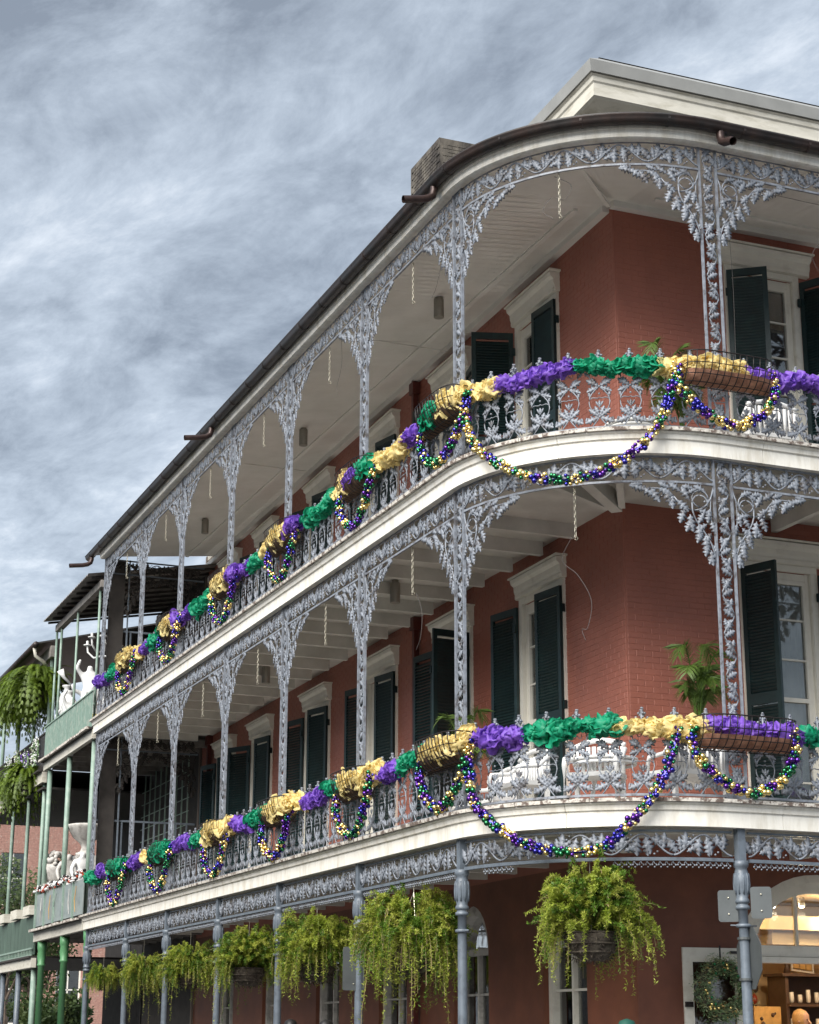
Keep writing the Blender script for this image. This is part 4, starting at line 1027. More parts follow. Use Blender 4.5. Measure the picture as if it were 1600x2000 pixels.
p = MB(); p.prism([(.76*r*math.cos(PI*k/16)+xc, zs+.10+.76*rz_*math.sin(PI*k/16)*.97) for k in range(17)], .165, .17); p.build('pane', M['glass'], fo)
# door leaf folded back against the wall
DW, DH = .80, 2.63
dr = empty('shop_door', (1.40, -.06, .02), 0, 'cream glazed shop door folded back against the terracotta wall', 'door'); dr.rotation_euler = (0, 0, PI-R(4))
mb = MB()
mb.box((.055, 0, DH/2), (.11, .045, DH)); mb.box((DW-.055, 0, DH/2), (.11, .045, DH)); mb.box((DW/2, 0, DH-.075), (DW-.22, .045, .15)); mb.box((DW/2, 0, .25), (DW-.22, .045, .5))
mb.build('frame', M['white'], dr)
mb = MB()
for x in (.118, DW-.118): mb.box((x, .018, 1.49), (.014, .014, 1.96))
mb.box((DW/2, .018, DH-.158), (DW-.23, .014, .014)); mb.build('beading', M['white'], dr)
mb = MB(); mb.box((DW/2, -.003, 1.49), (DW-.22, .008, 1.98)); mb.build('pane', M['glass'], dr)
mb = MB(); mb.box((DW-.05, .04, 1.98), (.09, .05, .06)); mb.tube([(DW-.08, .05, 1.98), (DW-.02, .08, 1.98)], .012, 6); mb.build('latch', M['wire'], dr)
mb = MB(); mb.box((.14, .04, DH-.05), (.09, .04, .03)); mb.tube([(.14, .04, DH-.05), (.02, .07, DH-.09)], .008, 5); mb.build('closer', M['wire'], dr)
# wreath
wr = empty('wreath', (1.02, -.19, 2.17), 0, 'round evergreen wreath with gold and green glints hanging on the open shop door', 'wreath')
rr = random.Random(5); lv_ = MB(); br = MB()
br.tube([(.28*math.cos(2*PI*i/30), 0, .28*math.sin(2*PI*i/30)) for i in range(31)], .055, 7, caps=False)
for i in range(5200):
    a = rr.uniform(0, 2*PI); q = .28+rr.gauss(0, .055); dv_ = Vector((rr.gauss(0, 1), rr.gauss(-.5, .8), rr.gauss(0, 1))).normalized(); p = Vector((q*math.cos(a), rr.uniform(-.07, .03), q*math.sin(a))); ln = rr.uniform(.03, .075); s_ = dv_.orthogonal().normalized()*.006
    lv_.c = 2 if rr.random() < .05 else (1 if rr.random() < .3 else 0)
    lv_.add([p, p+dv_*ln*.5+s_, p+dv_*ln, p+dv_*ln*.5-s_], [(0, 1, 2, 3)])
M['ever'] = mat('evergreen_needles', (.15, .24, .11), .5, .4, 20); M['ever2'] = mat('light_needles', (.40, .44, .24), .5, .3, 20)
br.build('ring', M['moss'], wr); o = lv_.build('needles', [M['ever'], M['ever2'], M['gold']], wr); o['kind'] = 'stuff'
for i in range(26):
    a = rr.uniform(0, 2*PI); q = .27+rr.uniform(-.06, .06); link('bauble', BEAD[(rr.choice('gv'), .018)], wr, T(q*math.cos(a), -.08, q*math.sin(a)))
mb = MB(); mb.box((0, .02, .38), (.018, .01, .24)); mb.build('hanger', M['wire'], wr)
# shop interior
room = MB()
x0, x1, y0, y1, h = .6, 6.5, .3, 3.4, 3.45
room.add([(x0, y0, .05), (x1, y0, .05), (x1, y1, .05), (x0, y1, .05), (x0, y0, h), (x1, y0, h), (x1, y1, h), (x0, y1, h)], [(3, 2, 6, 7), (0, 3, 7, 4), (2, 1, 5, 6)]); room.c = 1
room.add([(x0, y0, h), (x1, y0, h), (x1, y1, h), (x0, y1, h)], [(0, 1, 2, 3)]); room.c = 2; room.add([(x0, y0, .06), (x1, y0, .06), (x1, y1, .06), (x0, y1, .06)], [(0, 1, 2, 3)])
room.build('shop_room', [M['shopwall'], mat('shop_ceiling', (.42, .30, .17), .8), M['floorw']], B)
mb = MB(); mb.box((3.32, 3.33, 1.35), (.52, .05, 2.6)); mb.build('olive_panel', M['shopgreen'], B); mb = MB(); mb.box((3.60, 3.30, 1.6), (.05, .08, 3.2)); mb.build('pilaster', M['shopwall'], B)
mb = MB(); mb.box((3.2, 1.9, 3.1), (4.6, .18, .18)); mb.box((3.9, 2.3, 2.98), (1.4, .5, .3)); mb.build('ceiling_beam', M['shopwall'], B)
hu = empty('shelf_unit', (4.45, 2.75, .06), 0, 'dark wooden hutch with glassware shelves inside the lit shop', 'shelf')
mb = MB(); mb.box((0, .22, 1.2), (1.5, .04, 2.4)); mb.box((-.74, 0, 1.2), (.05, .44, 2.4)); mb.box((.74, 0, 1.2), (.05, .44, 2.4)); mb.build('carcass', M['wood'], hu)
for z in (.6, 1.2, 1.62, 2.0, 2.4):
    mb = MB(); mb.box((0, -.02, z), (1.5 if z < 2.3 else 1.66, .5, .04)); mb.build('shelf', M['wood'], hu)
gl = MB(); gl.lathe([(.012, 0), (.03, .01), (.034, .05), (.03, .11)], 10); glm = gl.mesh('goblet', M['plate'], True)
k = 0
for z in (1.23, 1.65, 2.03):
    for i in range(8):
        for y in (-.15,):
            o = link('goblet', glm, None, T(3.82+i*.135, 2.75+y, z+.06)); o.scale = (1, 1, 1+.3*((i+k) % 3)); k += 1
            tag(o, 'pale goblet standing %s from the left on the %s glassware shelf of the dark hutch' % (['first', 'second', 'third', 'fourth', 'fifth', 'sixth', 'seventh', 'eighth'][i], {1.23: 'lowest', 1.65: 'middle', 2.03: 'topmost'}[z]), 'goblet', 'goblets on the dark hutch')
fp = empty('picture_frame', (4.02, 2.6, 2.50), 0, 'cream triptych picture frame standing on top of the dark hutch', 'picture'); fp.rotation_euler = (R(-8), R(6), 0)
mb = MB()
mb.box((0, 0, .01), (.36, .02, .022)); mb.box((0, 0, .25), (.36, .02, .022)); mb.box((-.17, 0, .13), (.02, .02, .22)); mb.box((.17, 0, .13), (.02, .02, .22)); mb.build('frame', M['plate'], fp)
for i in (-1, 0, 1):
    mb = MB(); mb.box((i*.105, .002, .13), (.085, .012, .18)); mb.build('panel', M['gold'], fp)
mr = empty('mask', (3.78, 2.62, 2.48), 0, 'dark carved figure leaning beside the picture frame on the hutch', 'ornament')
mb = MB(); mb.tube([(.0+.09*math.cos(a), 0, .24+.10*math.sin(a)) for a in [2*PI*i/16 for i in range(17)]], .018, 6); mb.tube([(0, 0, .0), (.01, 0, .10), (-.02, 0, .16)], [.05, .035, .02], 8); mb.ico((0, 0, .2), .04); mb.build('carving', M['wood'], mr, True)
rd = empty('wall_trinket', (3.60, 3.18, 2.1), 0, 'string of rust red ornaments hanging on the warm shop wall', 'ornament')
for i, z in enumerate((.32, .20, .05, -.1)):
    mb = MB(); mb.lathe([(.005, -.07), (.035, -.04), (.045, 0), (.03, .04), (.005, .07)], 10); mb.build('charm', M['redw'] if i % 2 == 0 else M['wood'], rd, True, T(.02*(i % 2), 0, z))
po = MB(); po.box((0, 0, 0), (.42, .02, .36)); po_ = po.build('poster', M['gold']); po_.location = (3.42, 2.6, 1.86); tag(po_, 'small tan framed print low in the lit shop doorway', 'picture')
mb = MB(); mb.ico((-.08, .01, -.05), .04); mb.ico((-.10, .01, .02), .03); mb.ico((.08, .01, .07), .035); mb.ico((.12, .01, .09), .02); mb.build('drawing', M['wood'], po_, mat4=T(0, -.016, 0))
for i, (x, y, z) in enumerate(((2.65, 1.15, 3.25), (2.95, .95, 3.25), (3.85, 1.6, 3.25), (4.9, 1.7, 3.3))):
    r_ = empty('spotlight', (x, y, z), 0, ['lit ceiling spot seen left in the shop fanlight', 'lit ceiling spot seen right in the shop fanlight', 'lit ceiling spot above the dark hutch', 'lit ceiling spot deepest in the shop'][i], 'light', 'warm spots in the shop')
    mb = MB(); mb.lathe([(.03, .0), (.045, .01), (.045, .10), (.02, .12)], 12); mb.build('can', M['lampg'], r_, True)
    mb = MB(); mb.lathe([(.001, -.022), (.03, -.012), (.036, .0), (.03, .005)], 12); mb.build('bulb', M['bulb'], r_, True)
    ld = bpy.data.lights.new('spot_glow', 'POINT'); lo = bpy.data.objects.new('spot_glow', ld); col.objects.link(lo); ld.energy = 15; ld.color = (1, .80, .55); ld.shadow_soft_size = .05; lo.location = (0, 0, -.12); lo.parent = r_
# lit window behind the nearest fern, with a pair of lamps glimpsed under the gallery
for i, (u, zz1) in enumerate(((-1.7, 2.55), (-13.6, 1.95))):
    X = ML @ Vector((u, .9, zz1)); r_ = empty('table_lamp', tuple(X), 0, ['lit lamp behind the arched window under the near fern', 'lit lamp glimpsed under the far ferns'][i], 'lamp')
    mb = MB(); mb.lathe([(.09, 0), (.06, .14)], 12); mb.build('shade', M['bulb'], r_, True); mb = MB(); mb.lathe([(.05, -.3), (.015, -.25), (.012, 0)], 8); mb.build('stand', M['gold'], r_, True)
    ld = bpy.data.lights.new('lamp_glow', 'POINT'); lo = bpy.data.objects.new('lamp_glow', ld); col.objects.link(lo); ld.energy = 10; ld.color = (1, .7, .38); ld.shadow_soft_size = .08; lo.location = (0, 0, -.1); lo.parent = r_
mb = MB(); mb.box((-1.93, .75+.9, 1.7), (1.9, .04, 3.2)); o = mb.build('display_partition', M['shopwall'], B); o.matrix_local = ML
mb = MB()
for i in range(6): mb.box((-2.45+i*.21, .55, 1.3+.12*(i % 3)), (.14, .05, .3+.1*(i % 2)))
o = mb.build('window_display', M['plate'], B); o.matrix_local = ML

# ---------------------------------------------------------------- traffic sign backs
def plate(name, label, loc, rz, pts, t=.006, group=None, ribs=True):
    r_ = empty(name, loc, rz, label, 'sign', group)
    mb = MB(); mb.prism(pts, -t/2, t/2); mb.build('plate', M['signback'], r_)
    mb = MB(); xs = [p[0] for p in pts]; zs_ = [p[1] for p in pts]; cx_ = (min(xs)+max(xs))/2
    for z in (min(zs_)+.08, max(zs_)-.08): mb.ico((cx_, -.008, z), .011)
    mb.build('bolt', M['chain'], r_)
    return r_
def rrect(x0, x1, z0, z1, r=.03):
    pts = []
    for cx_, cz_, a0 in ((x1-r, z1-r, 0), (x0+r, z1-r, 90), (x0+r, z0+r, 180), (x1-r, z0+r, 270)):
        for k in range(5): a = R(a0+22.5*k); pts.append((cx_+r*math.cos(a), cz_+r*math.sin(a)))
    return pts
plate('traffic_sign', 'blank grey back of the rectangular traffic sign right of the near street post', (.10, -2.33, 3.0), -R(32), rrect(.0, .22, -.165, .165))
plate('traffic_sign', 'blank grey back of the rectangular traffic sign left of the near street post', (.0, -2.22, 2.97), -R(32), rrect(-.20, .02, -.165, .165))
plate('stop_sign', 'grey back of an eight-sided traffic sign seen almost edge on at the near street post', (.10, -2.25, 2.43), -R(99), [(.345*math.cos(R(22.5+45*k)), .345*math.sin(R(22.5+45*k))) for k in range(8)])
plate('traffic_sign', 'upright grey sign back on the second street post behind the fern', (-2.27, 3.20, 2.46), -R(12), rrect(-.20, .08, -.27, .27))
for (s, z) in ((ARC+.05, 2.62), (ARC+.05, 2.2)):
    mb = MB(); mb.lathe([(.07, 0), (.074, .0), (.074, .025), (.07, .025)], 14); o = mb.build('strap', M['signback']); o.location = g(s, 0, z); tag(o, 'steel strap band round the near street post, %s one' % ('upper' if z > 2.5 else 'lower'), 'strap')

# ---------------------------------------------------------------- neighbour with the pale green iron gallery
A = empty('green_gallery_house', (0, 19.7, 0), 0, 'old dark house with pale green posts and a tin roofed gallery beyond the brick building', 'building')
YA0, YA1 = 19.72, 25.2
def wb(mb, x0, x1, y0, y1, z0, z1): mb.box(((x0+x1)/2, (y0+y1)/2-19.7, (z0+z1)/2), (x1-x0, y1-y0, z1-z0))
mb = MB(); wb(mb, .35, .6, 20.6, 25.2, 0, 12); wb(mb, .35, 6, 25.1, 25.3, 0, 12); mb.build('wall', M['shade'], A)
bk = MB(); bk.box((0, 0, 0), (.02, .21, .062)); bkme_ = bk.mesh('brick', M['oldbrick']); big = MB()
for kz in range(150):
    for ky in range(20):
        if 8.3 < kz*.075 < 11.7 and ky*.22 < 4.2: big.add(bk.v, bk.f, T(.345, 21.0+ky*.225+(.11 if kz % 2 else 0)-19.7, kz*.075))
o = big.build('brick_courses', mat('dark_brick', (.075, .05, .04), .9, .35, 9), A); o['kind'] = 'stuff'  # brick courses in a dark brown of varied tone
for zf, dk in ((3.78, 4.0), (7.86, 8.06)):
    mb = MB(); wb(mb, -2.34, -2.24, YA0, YA1, zf, dk); mb.build('fascia', M['cornice'], A)
    mb = MB(); wb(mb, -2.42, .35, YA0, YA1+.05, dk+.003, dk+.05); wb(mb, -2.2, .35, YA0+.02, YA1, dk-.06, dk-.003); mb.build('deck', M['shade'], A)
    for i in range(7):
        mb = MB(); wb(mb, -2.2, .35, YA0+.2+i*.8, YA0+.27+i*.8, zf-.02, dk-.063); mb.build('joist', M['corrug'], A)
    mb = MB(); y = YA0
    while y < YA1-.1: l = rt.uniform(.5, .9); wb(mb, -2.46-rt.uniform(0, .03), -2.42, y, min(y+l-.01, YA1), dk+.0, dk+.04+rt.uniform(0, .02)); y += l
    mb.build('worn_edge', M['edge'], A)
# roof: corrugated sheet sloping to the street, rafters below
mb = MB(); n = 60; vs = []; fs = []
for i in range(n+1):
    y = YA0+(24.85-YA0)*i/n-19.7; dz = .018*math.cos(i*PI); 
    vs += [(-2.62, y, 11.50+dz), (.5, y, 12.05+dz), (-2.62, y, 11.515+dz), (.5, y, 12.07+dz)]
for i in range(n): b = i*4; fs += [(b, b+4, b+5, b+1), (b+2, b+3, b+7, b+6), (b, b+2, b+6, b+4)]
mb.add(vs, fs); mb.build('tin_roof', M['corrug'], A)
for i in range(10):
    mb = MB(); y = YA0+.12+i*.55-19.7; mb.add([(-2.5, y, 11.50), (-2.5, y+.07, 11.50), (.4, y+.07, 12.0), (.4, y, 12.0), (-2.5, y, 11.45), (-2.5, y+.05, 11.45), (.4, y+.05, 11.95), (.4, y, 11.95)], [(0, 1, 2, 3), (4, 7, 6, 5), (0, 4, 5, 1), (3, 2, 6, 7), (0, 3, 7, 4), (1, 5, 6, 2)]); mb.build('rafter', M['shade'], A)
mb = MB(); wb(mb, -2.32, -2.18, YA0, 24.8, 11.26, 11.42); mb.build('beam', M['corrug'], A)
gp = lambda r, z0, z1: (lambda m_: (m_.lathe([(r, z0), (r, z1)], 10), m_)[1])(MB())
for y in (19.98, 22.6, 24.9):
    gp(.062, 4.05, 7.86).build('post', M['gpost'], A, True, T(-2.22, y-19.7, 0))
for y in (20.05, 22.4, 24.3, 24.9): gp(.03, 8.1, 11.3).build('post', M['gpost'], A, True, T(-2.25, y-19.7, 0))
for y in (19.62, 22.05, 24.65):
    m_ = MB(); m_.lathe([(.075, 0), (.075, 3.2), (.10, 3.22), (.10, 3.25), (.08, 3.27), (.105, 3.42), (.09, 3.55), (.11, 3.6), (.11, 3.76)], 12); m_.build('post', M['gpost2'], A, True, T(-2.22, y-19.7, 0))
# slat screen along the upper edge
sl = MB(); sl.box((0, 0, 0), (.012, .062, .80)); slm = sl.mesh('slat', M['gscreen']); y = YA0+.05
while y < 25.1: link('slat', slm, A, T(-2.36+rt.uniform(-.004, .004), y-19.7, 8.50)); y += .092
mb = MB(); wb(mb, -2.39, -2.345, YA0, 25.15, 8.90, 8.93); wb(mb, -2.35, -2.33, YA0, 25.15, 8.2, 8.24); wb(mb, -2.35, -2.33, YA0, 25.15, 8.6, 8.64); mb.build('screen_rail', M['gpost'], A)
# lower edge: hazy glass panels with torn paper ornaments
for i in range(5):
    y0_ = YA0+.05+i*1.07; mb = MB(); wb(mb, -2.34, -2.325, y0_, y0_+1.0, 4.12, 4.86); mb.build('rail_panel', mat('cloudy_panel', (.26, .30, .28), .35, .35, 3, c2=(.10, .12, .12), c2amt=.45, c2s=3), A)
    mb = MB(); wb(mb, -2.37, -2.30, y0_+1.0, y0_+1.06, 4.05, 5.0); mb.build('rail_post', M['gpost'], A)
    mb = MB(); rr = random.Random(i)
    for k in range(1): q = y0_+rr.uniform(.2, .8)-19.7; mb.tube([(-2.36, q, 4.2), (-2.37, q+rr.uniform(-.1, .1), 4.45), (-2.36, q+rr.uniform(-.15, .15), 4.75)], [.006, .012, .006], 5)
    mb.build('paper_ornament', [M['gold'], M['stonew'], M['gpost']][i % 3], A)
fl_r = random.Random(8); mb = MB()
for k in range(260):
    y = fl_r.uniform(19.8, 25.1)-19.7; mb.c = fl_r.choice((0, 0, 1, 2)); mb.ico((-2.36+fl_r.uniform(-.05, .05), y, 4.96+.04*math.sin(y*4)+fl_r.uniform(-.06, .06)), fl_r.uniform(.02, .045))
o = mb.build('rail_ornaments', [M['plaster'], M['redw'], M['wire']], A); o['kind'] = 'stuff'
# barred screen behind
mb = MB()
for i in range(9): wb(mb, .1, .13, 20.7+i*.5, 20.72+i*.5, 4.1, 7.8)
for z in range(8): wb(mb, .105, .125, 20.6, 25, 5.3+z*.3, 5.315+z*.3)
mb.build('lattice', M['gpost'], A)

# row house added out of view across the side street to block low sky
O_ = empty('low_sky_blocker', (-15.0, -6, 0), PI/2, 'added grey stucco row house across the side street, unseen left of the frame, blocking low sky', 'building')
oo = [(2+i*3.2, 3.2+i*3.2, zb, zb+2.3, 0) for i in range(14) for zb in (1, 5.2)]
for z0, z1 in ((0, 4.6), (4.6, 9.0)):
    o = wall_mesh(0, 48, z0, z1, [p for p in oo if z0 <= p[2] < z1]).build('wall', M['stonew'], O_)
mb = MB(); mb.box((24, .6, 4.5), (48, .1, 9)); mb.build('back_wall', M['shade'], O_); mb = MB(); mb.box((24, 0, 9.1), (48.4, .7, .25)); mb.build('cornice', M['cornice'], O_)

# dark end screens between the last vine columns and the wall
for z0, zt, nm in ((D1, Z2, 'lower'), (D2, Z3, 'upper')):
    r_ = empty('end_screen', (-1.1, 19.56, z0), 0, 'iron frieze with backlit shade in its colour, and dark board, closing the far end of the %s gallery' % nm, 'screen')
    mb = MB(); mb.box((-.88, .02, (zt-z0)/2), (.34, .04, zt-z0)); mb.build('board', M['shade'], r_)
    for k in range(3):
        u = frieze_unit(.72); link('frieze_panel', u.mesh('frieze_panel', M['shade'], True), r_, T(-1.08+k*.72, 0, zt-z0-.31))  # iron frieze coloured near-black: its backlit shade is put into the colour
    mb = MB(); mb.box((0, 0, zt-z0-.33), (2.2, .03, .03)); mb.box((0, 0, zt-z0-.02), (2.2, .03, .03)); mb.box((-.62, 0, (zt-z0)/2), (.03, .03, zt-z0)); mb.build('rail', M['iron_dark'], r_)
    link('bracket', bracket(1).mesh('bracket', M['shade'], True), r_, T(-.68, 0, zt-z0-.35)); link('bracket', bracket(-1).mesh('bracket', M['shade'], True), r_, T(1.05, 0, zt-z0-.35))  # brackets carry the same painted-in backlit shade

# white plaster figures crowded on the green gallery
def figure(loc, rz, sc_, joints, edges, radii, label, extra=None, cat='statue', m_=None):
    r_ = empty('plaster_statue', loc, rz, label, cat); r_.scale = (sc_,)*3
    me = bpy.data.meshes.new('body'); me.from_pydata(joints, edges, []); me.materials.append(m_ or M['plaster']); o = link('body', me, r_)
    md = o.modifiers.new('skin', 'SKIN'); md.use_smooth_shade = True
    for v_, rad in zip(me.skin_vertices[0].data, radii): v_.radius = (rad, rad)
    me.skin_vertices[0].data[0].use_root = True
    sb = o.modifiers.new('sub', 'SUBSURF'); sb.levels = 1; sb.render_levels = 1
    if extra: extra(r_)
    return r_
def hum(arm_l, arm_r, lean=.0):
    J = [(0, 0, .92), (lean*.5, 0, 1.15), (lean, 0, 1.38), (lean, 0, 1.50), (lean*1.1, -.02, 1.64), (-.11, 0, .86), (-.13, -.03, .48), (-.13, .02, .08), (.11, 0, .86), (.13, -.06, .48), (.14, .04, .08), (-.19+lean, 0, 1.40)]+[(x+lean, y, z) for x, y, z in arm_l]+[(.19+lean, 0, 1.40)]+[(x+lean, y, z) for x, y, z in arm_r]
    k = 12+len(arm_l); E_ = [(0, 1), (1, 2), (2, 3), (3, 4), (0, 5), (5, 6), (6, 7), (0, 8), (8, 9), (9, 10), (2, 11), (11, 12)]+[(12+i, 13+i) for i in range(len(arm_l)-1)]+[(2, k), (k, k+1)]+[(k+1+i, k+2+i) for i in range(len(arm_r)-1)]
    Rd = [.15, .12, .155, .055, .095, .10, .075, .05, .10, .075, .05, .065]+[.05, .035, .03][:len(arm_l)]+[.065]+[.05, .035, .03][:len(arm_r)]
    return J, E_, Rd
def candel(r_):
    mb = MB(); mb.tube([(.26, 0, 1.2), (.28, 0, 1.9), (.28, 0, 2.35)], [.03, .04, .03], 8)
    for a in range(5):
        c, s_ = math.cos(a*1.256), math.sin(a*1.256); b_ = 2.1 if a % 2 else 2.0
        mb.tube([(.28, 0, b_-.1), (.28+.22*c, .22*s_, b_-.15), (.28+.38*c, .38*s_, b_), (.28+.40*c, .40*s_, b_+.16)], .024, 6)
        mb.lathe([(.02, 0), (.09, .01), (.095, .03), (.03, .04), (.03, .12), (.01, .13)], 10, T(.28+.40*c, .40*s_, b_+.15))
    mb.lathe([(.03, 0), (.10, .02), (.10, .05), (.03, .06), (.03, .15)], 10, T(.28, 0, 2.34)); mb.build('candelabrum', M['plaster'], r_, True)
def band(r_):
    mb = MB(); mb.lathe([(.20, .58), (.21, .60), (.20, .78), (.17, .80)], 14); mb.build('yellow_sash', M['yellow'], r_, True)
def skirt(r_):
    mb = MB(); mb.lathe([(.26, 0), (.25, .3), (.20, .7), (.15, .95)], 16); mb.build('drapery', M['plaster'], r_, True)
def both(r_): candel(r_); skirt(r_)
def bs2(r_): band(r_); skirt(r_)
def trumpet(r_):
    skirt(r_); mb = MB(); mb.tube([(-.42, -.05, 1.62), (-.62, -.08, 1.80), (-.72, -.1, 1.98)], [.03, .04, .10], 8); mb.build('horn', M['plaster'], r_, True)
J = hum([(-.32, -.05, 1.55), (-.25, -.1, 1.75)], [(.30, 0, 1.25), (.27, 0, 1.5)]); figure((-2.05, 21.7, 8.25), .0, .98, *J, 'white plaster figure holding up a branched candelabrum', both)
J = hum([(-.40, -.05, 1.48), (-.45, -.1, 1.62)], [(.34, 0, 1.2), (.2, -.1, 1.1)], .05); figure((-1.9, 22.6, 8.10), -.2, .90, *J, 'white plaster figure raising a horn to the left of the candelabrum', trumpet)
J = hum([(-.3, -.05, 1.15), (-.2, -.15, .95)], [(.3, 0, 1.15), (.2, -.15, .95)], .03); figure((-2.0, 21.6, 8.0), .3, .88, *J, 'white plaster figure with a yellow sash leaning on the green screen', bs2)
J = hum([(-.3, -.05, 1.6), (-.2, -.1, 1.8)], [(.3, 0, 1.2), (.34, -.1, 1.0)], -.04); figure((-1.95, 23.8, 8.05), .1, .88, *J, 'white plaster bather figure left of the horn bearer', skirt)
J = hum([(-.32, -.05, 1.2), (-.28, -.15, 1.0)], [(.33, -.05, 1.5), (.30, -.1, 1.75)], .04); figure((-1.85, 20.6, 8.1), .1, .9, *J, 'white plaster figure nearest the end column of the upper balcony', skirt)
J = hum([(-.3, -.05, 1.15), (-.2, -.15, .95)], [(.3, 0, 1.15), (.2, -.15, .95)], .0); figure((-2.05, 23.0, 7.95), .3, .75, *J, 'small white plaster figure crouched low behind the green screen', skirt)
J = hum([(-.3, -.05, 1.5), (-.2, -.1, 1.7)], [(.3, 0, 1.15), (.2, -.15, .95)], .03); figure((-2.0, 24.8, 7.95), .3, .8, *J, 'white plaster figure at the far left end of the green screen', skirt)
def urn(loc, sc_, label, m_, cat='urn', prof=None):
    r_ = empty('stone_urn', loc, 0, label, cat); r_.scale = (sc_,)*3
    mb = MB(); mb.lathe(prof or [(.22, 0), (.22, .06), (.12, .10), (.09, .2), (.13, .28), (.30, .42), (.40, .60), (.44, .66), (.44, .70), (.36, .72), (.30, .66)], 20); mb.build('bowl', m_, r_, True)
    mb = MB(); mb.box((0, 0, -.55), (.46, .46, 1.1)); mb.build('pedestal', m_, r_)
amph = [(.10, 0), (.14, .05), (.20, .3), (.24, .55), (.2, .75), (.10, .85), (.09, .95), (.15, 1.0), (.15, 1.03), (.08, 1.0)]
urn((-1.9, 25.0, 9.1), .85, 'white plaster amphora at the far end of the green screen', M['plaster'], prof=amph)
urn((-1.95, 24.4, 8.9), .8, 'white plaster amphora beside the bather figure', M['plaster'], prof=amph)
urn((-1.75, 22.6, 5.6), 1.0, 'large weathered stone urn on the lower green gallery', M['stonew'])
J = hum([(-.3, -.05, 1.2), (-.3, -.2, 1.0)], [(.32, -.05, 1.5), (.3, -.1, 1.8)], .04); figure((-1.95, 23.6, 4.1), .2, 1.0, *J, 'pale plaster figure below the large stone urn', skirt, m_=M['stonew'])
J = hum([(-.3, -.05, 1.2), (-.3, -.2, 1.0)], [(.30, -.05, 1.2), (.2, -.15, 1.0)], -.04); figure((-1.95, 21.7, 4.05), .2, .95, *J, 'pale plaster figure right of the large stone urn', skirt, m_=M['plaster'])
r_ = empty('stone_basket', (-1.95, 25.0, 5.0), 0, 'weathered stone fruit basket on a pedestal at the far end of the lower green gallery', 'statue')
mb = MB(); mb.box((0, 0, -.4), (.5, .5, .9)); mb.box((0, 0, .08), (.6, .6, .08)); mb.build('pedestal', M['stonew'], r_)
mb = MB(); rr = random.Random(2)
for k in range(70): a = rr.uniform(0, 6.28); e_ = rr.uniform(.1, 1.4); mb.ico((.27*math.cos(a)*math.cos(e_), .27*math.sin(a)*math.cos(e_), .55+.32*math.sin(e_)), rr.uniform(.05, .09))
mb.lathe([(.12, .1), (.22, .25), (.30, .5), (.28, .6)], 16); mb.build('fruit', M['stonew'], r_, True)

# ---------------------------------------------------------------- farther gallery house with ferns
Bh = empty('fern_gallery_house', (0, 25.3, 0), 0, 'farther gallery house hung with sword ferns at the left edge', 'building')
def wc(mb, x0, x1, y0, y1, z0, z1): mb.box(((x0+x1)/2, (y0+y1)/2-25.3, (z0+z1)/2), (x1-x0, y1-y0, z1-z0))
YB1 = 33.6
mb = MB(); wc(mb, 1.2, 1.5, 25.3, YB1-.5, 0, 12); mb.build('wall', M['shade'], Bh)
mb = MB(); wc(mb, -2.34, -2.22, 25.3, YB1, 7.60, 7.86); mb.build('fascia', M['cornice'], Bh)
mb = MB(); wc(mb, -2.45, 1.2, 25.3, YB1, 7.863, 7.90); wc(mb, -2.3, 1.2, 25.35, YB1, 7.45, 7.50); mb.build('deck', M['shade'], Bh)
mb = MB(); wc(mb, -2.34, -2.22, 25.3, YB1, 3.20, 3.42); mb.build('fascia', M['cornice'], Bh); mb = MB(); wc(mb, -2.40, 1.2, 25.3, YB1, 3.423, 3.47); mb.build('deck', M['shade'], Bh)
mb = MB(); wc(mb, -2.36, -2.33, 25.3, YB1, 3.62, 3.66); wc(mb, -2.36, -2.33, 25.3, YB1, 3.47, 3.50)
for i in range(40): wc(mb, -2.355, -2.335, 25.35+i*.2, 25.37+i*.2, 3.5, 3.62)
mb.build('lower_rail', M['gpost'], Bh)
for i in range(16):
    mb = MB(); wc(mb, -2.30, -2.26, 25.32+i*.52, 25.32+i*.52+.505, 3.50, 4.42); mb.build('board', M['gboard'], Bh)
for i, y in enumerate((25.5, 27.2, 29.0, 31)):
    mb = MB(); wc(mb, -2.42, -2.05, y, y+.85, 4.44, 4.66); mb.build('cap', M['cornice'], Bh)
for y in (25.6, 27.6, 29.8, 32.2, 33.5):
    gp(.05, 3.5, 7.6).build('post', M['gpost'], Bh, True, T(-2.2, y-25.3, 0)); gp(.07, 0, 3.2).build('post', M['iron_dark'] if y > 26 else M['gpost'], Bh, True, T(-2.2, y-25.3, 0)); gp(.05, 7.9, 11.0).build('post', M['gpost'], Bh, True, T(-2.2, y-25.3, 0))
mb = MB(); wc(mb, -2.32, -2.2, 25.2, YB1, 10.72, 11.0); mb.build('beam', M['corrug'], Bh)
mb = MB(); mb.add([(-2.72, 0, 11.02), (-2.72, 8.3, 11.02), (1.2, 8.3, 12), (1.2, 0, 12), (-2.72, 0, 11.06), (-2.72, 8.3, 11.06), (1.2, 8.3, 12.04), (1.2, 0, 12.04)], [(0, 1, 2, 3), (4, 7, 6, 5), (0, 4, 5, 1), (0, 3, 7, 4), (1, 5, 6, 2)]); mb.build('roof', M['roof'], Bh)
mb = MB(); mb.tube([(-2.70, -.1, 11.0), (-2.70, 8.3, 11.0)], .075, 8); mb.build('gutter', M['gutter'], Bh, True)
mb = MB(); mb.tube([(-2.70, .1, 10.95), (-2.66, .12, 10.75), (-2.45, .15, 10.62), (-2.3, .3, 10.5)], .045, 8); mb.build('downspout', M['cornice'], Bh, True)
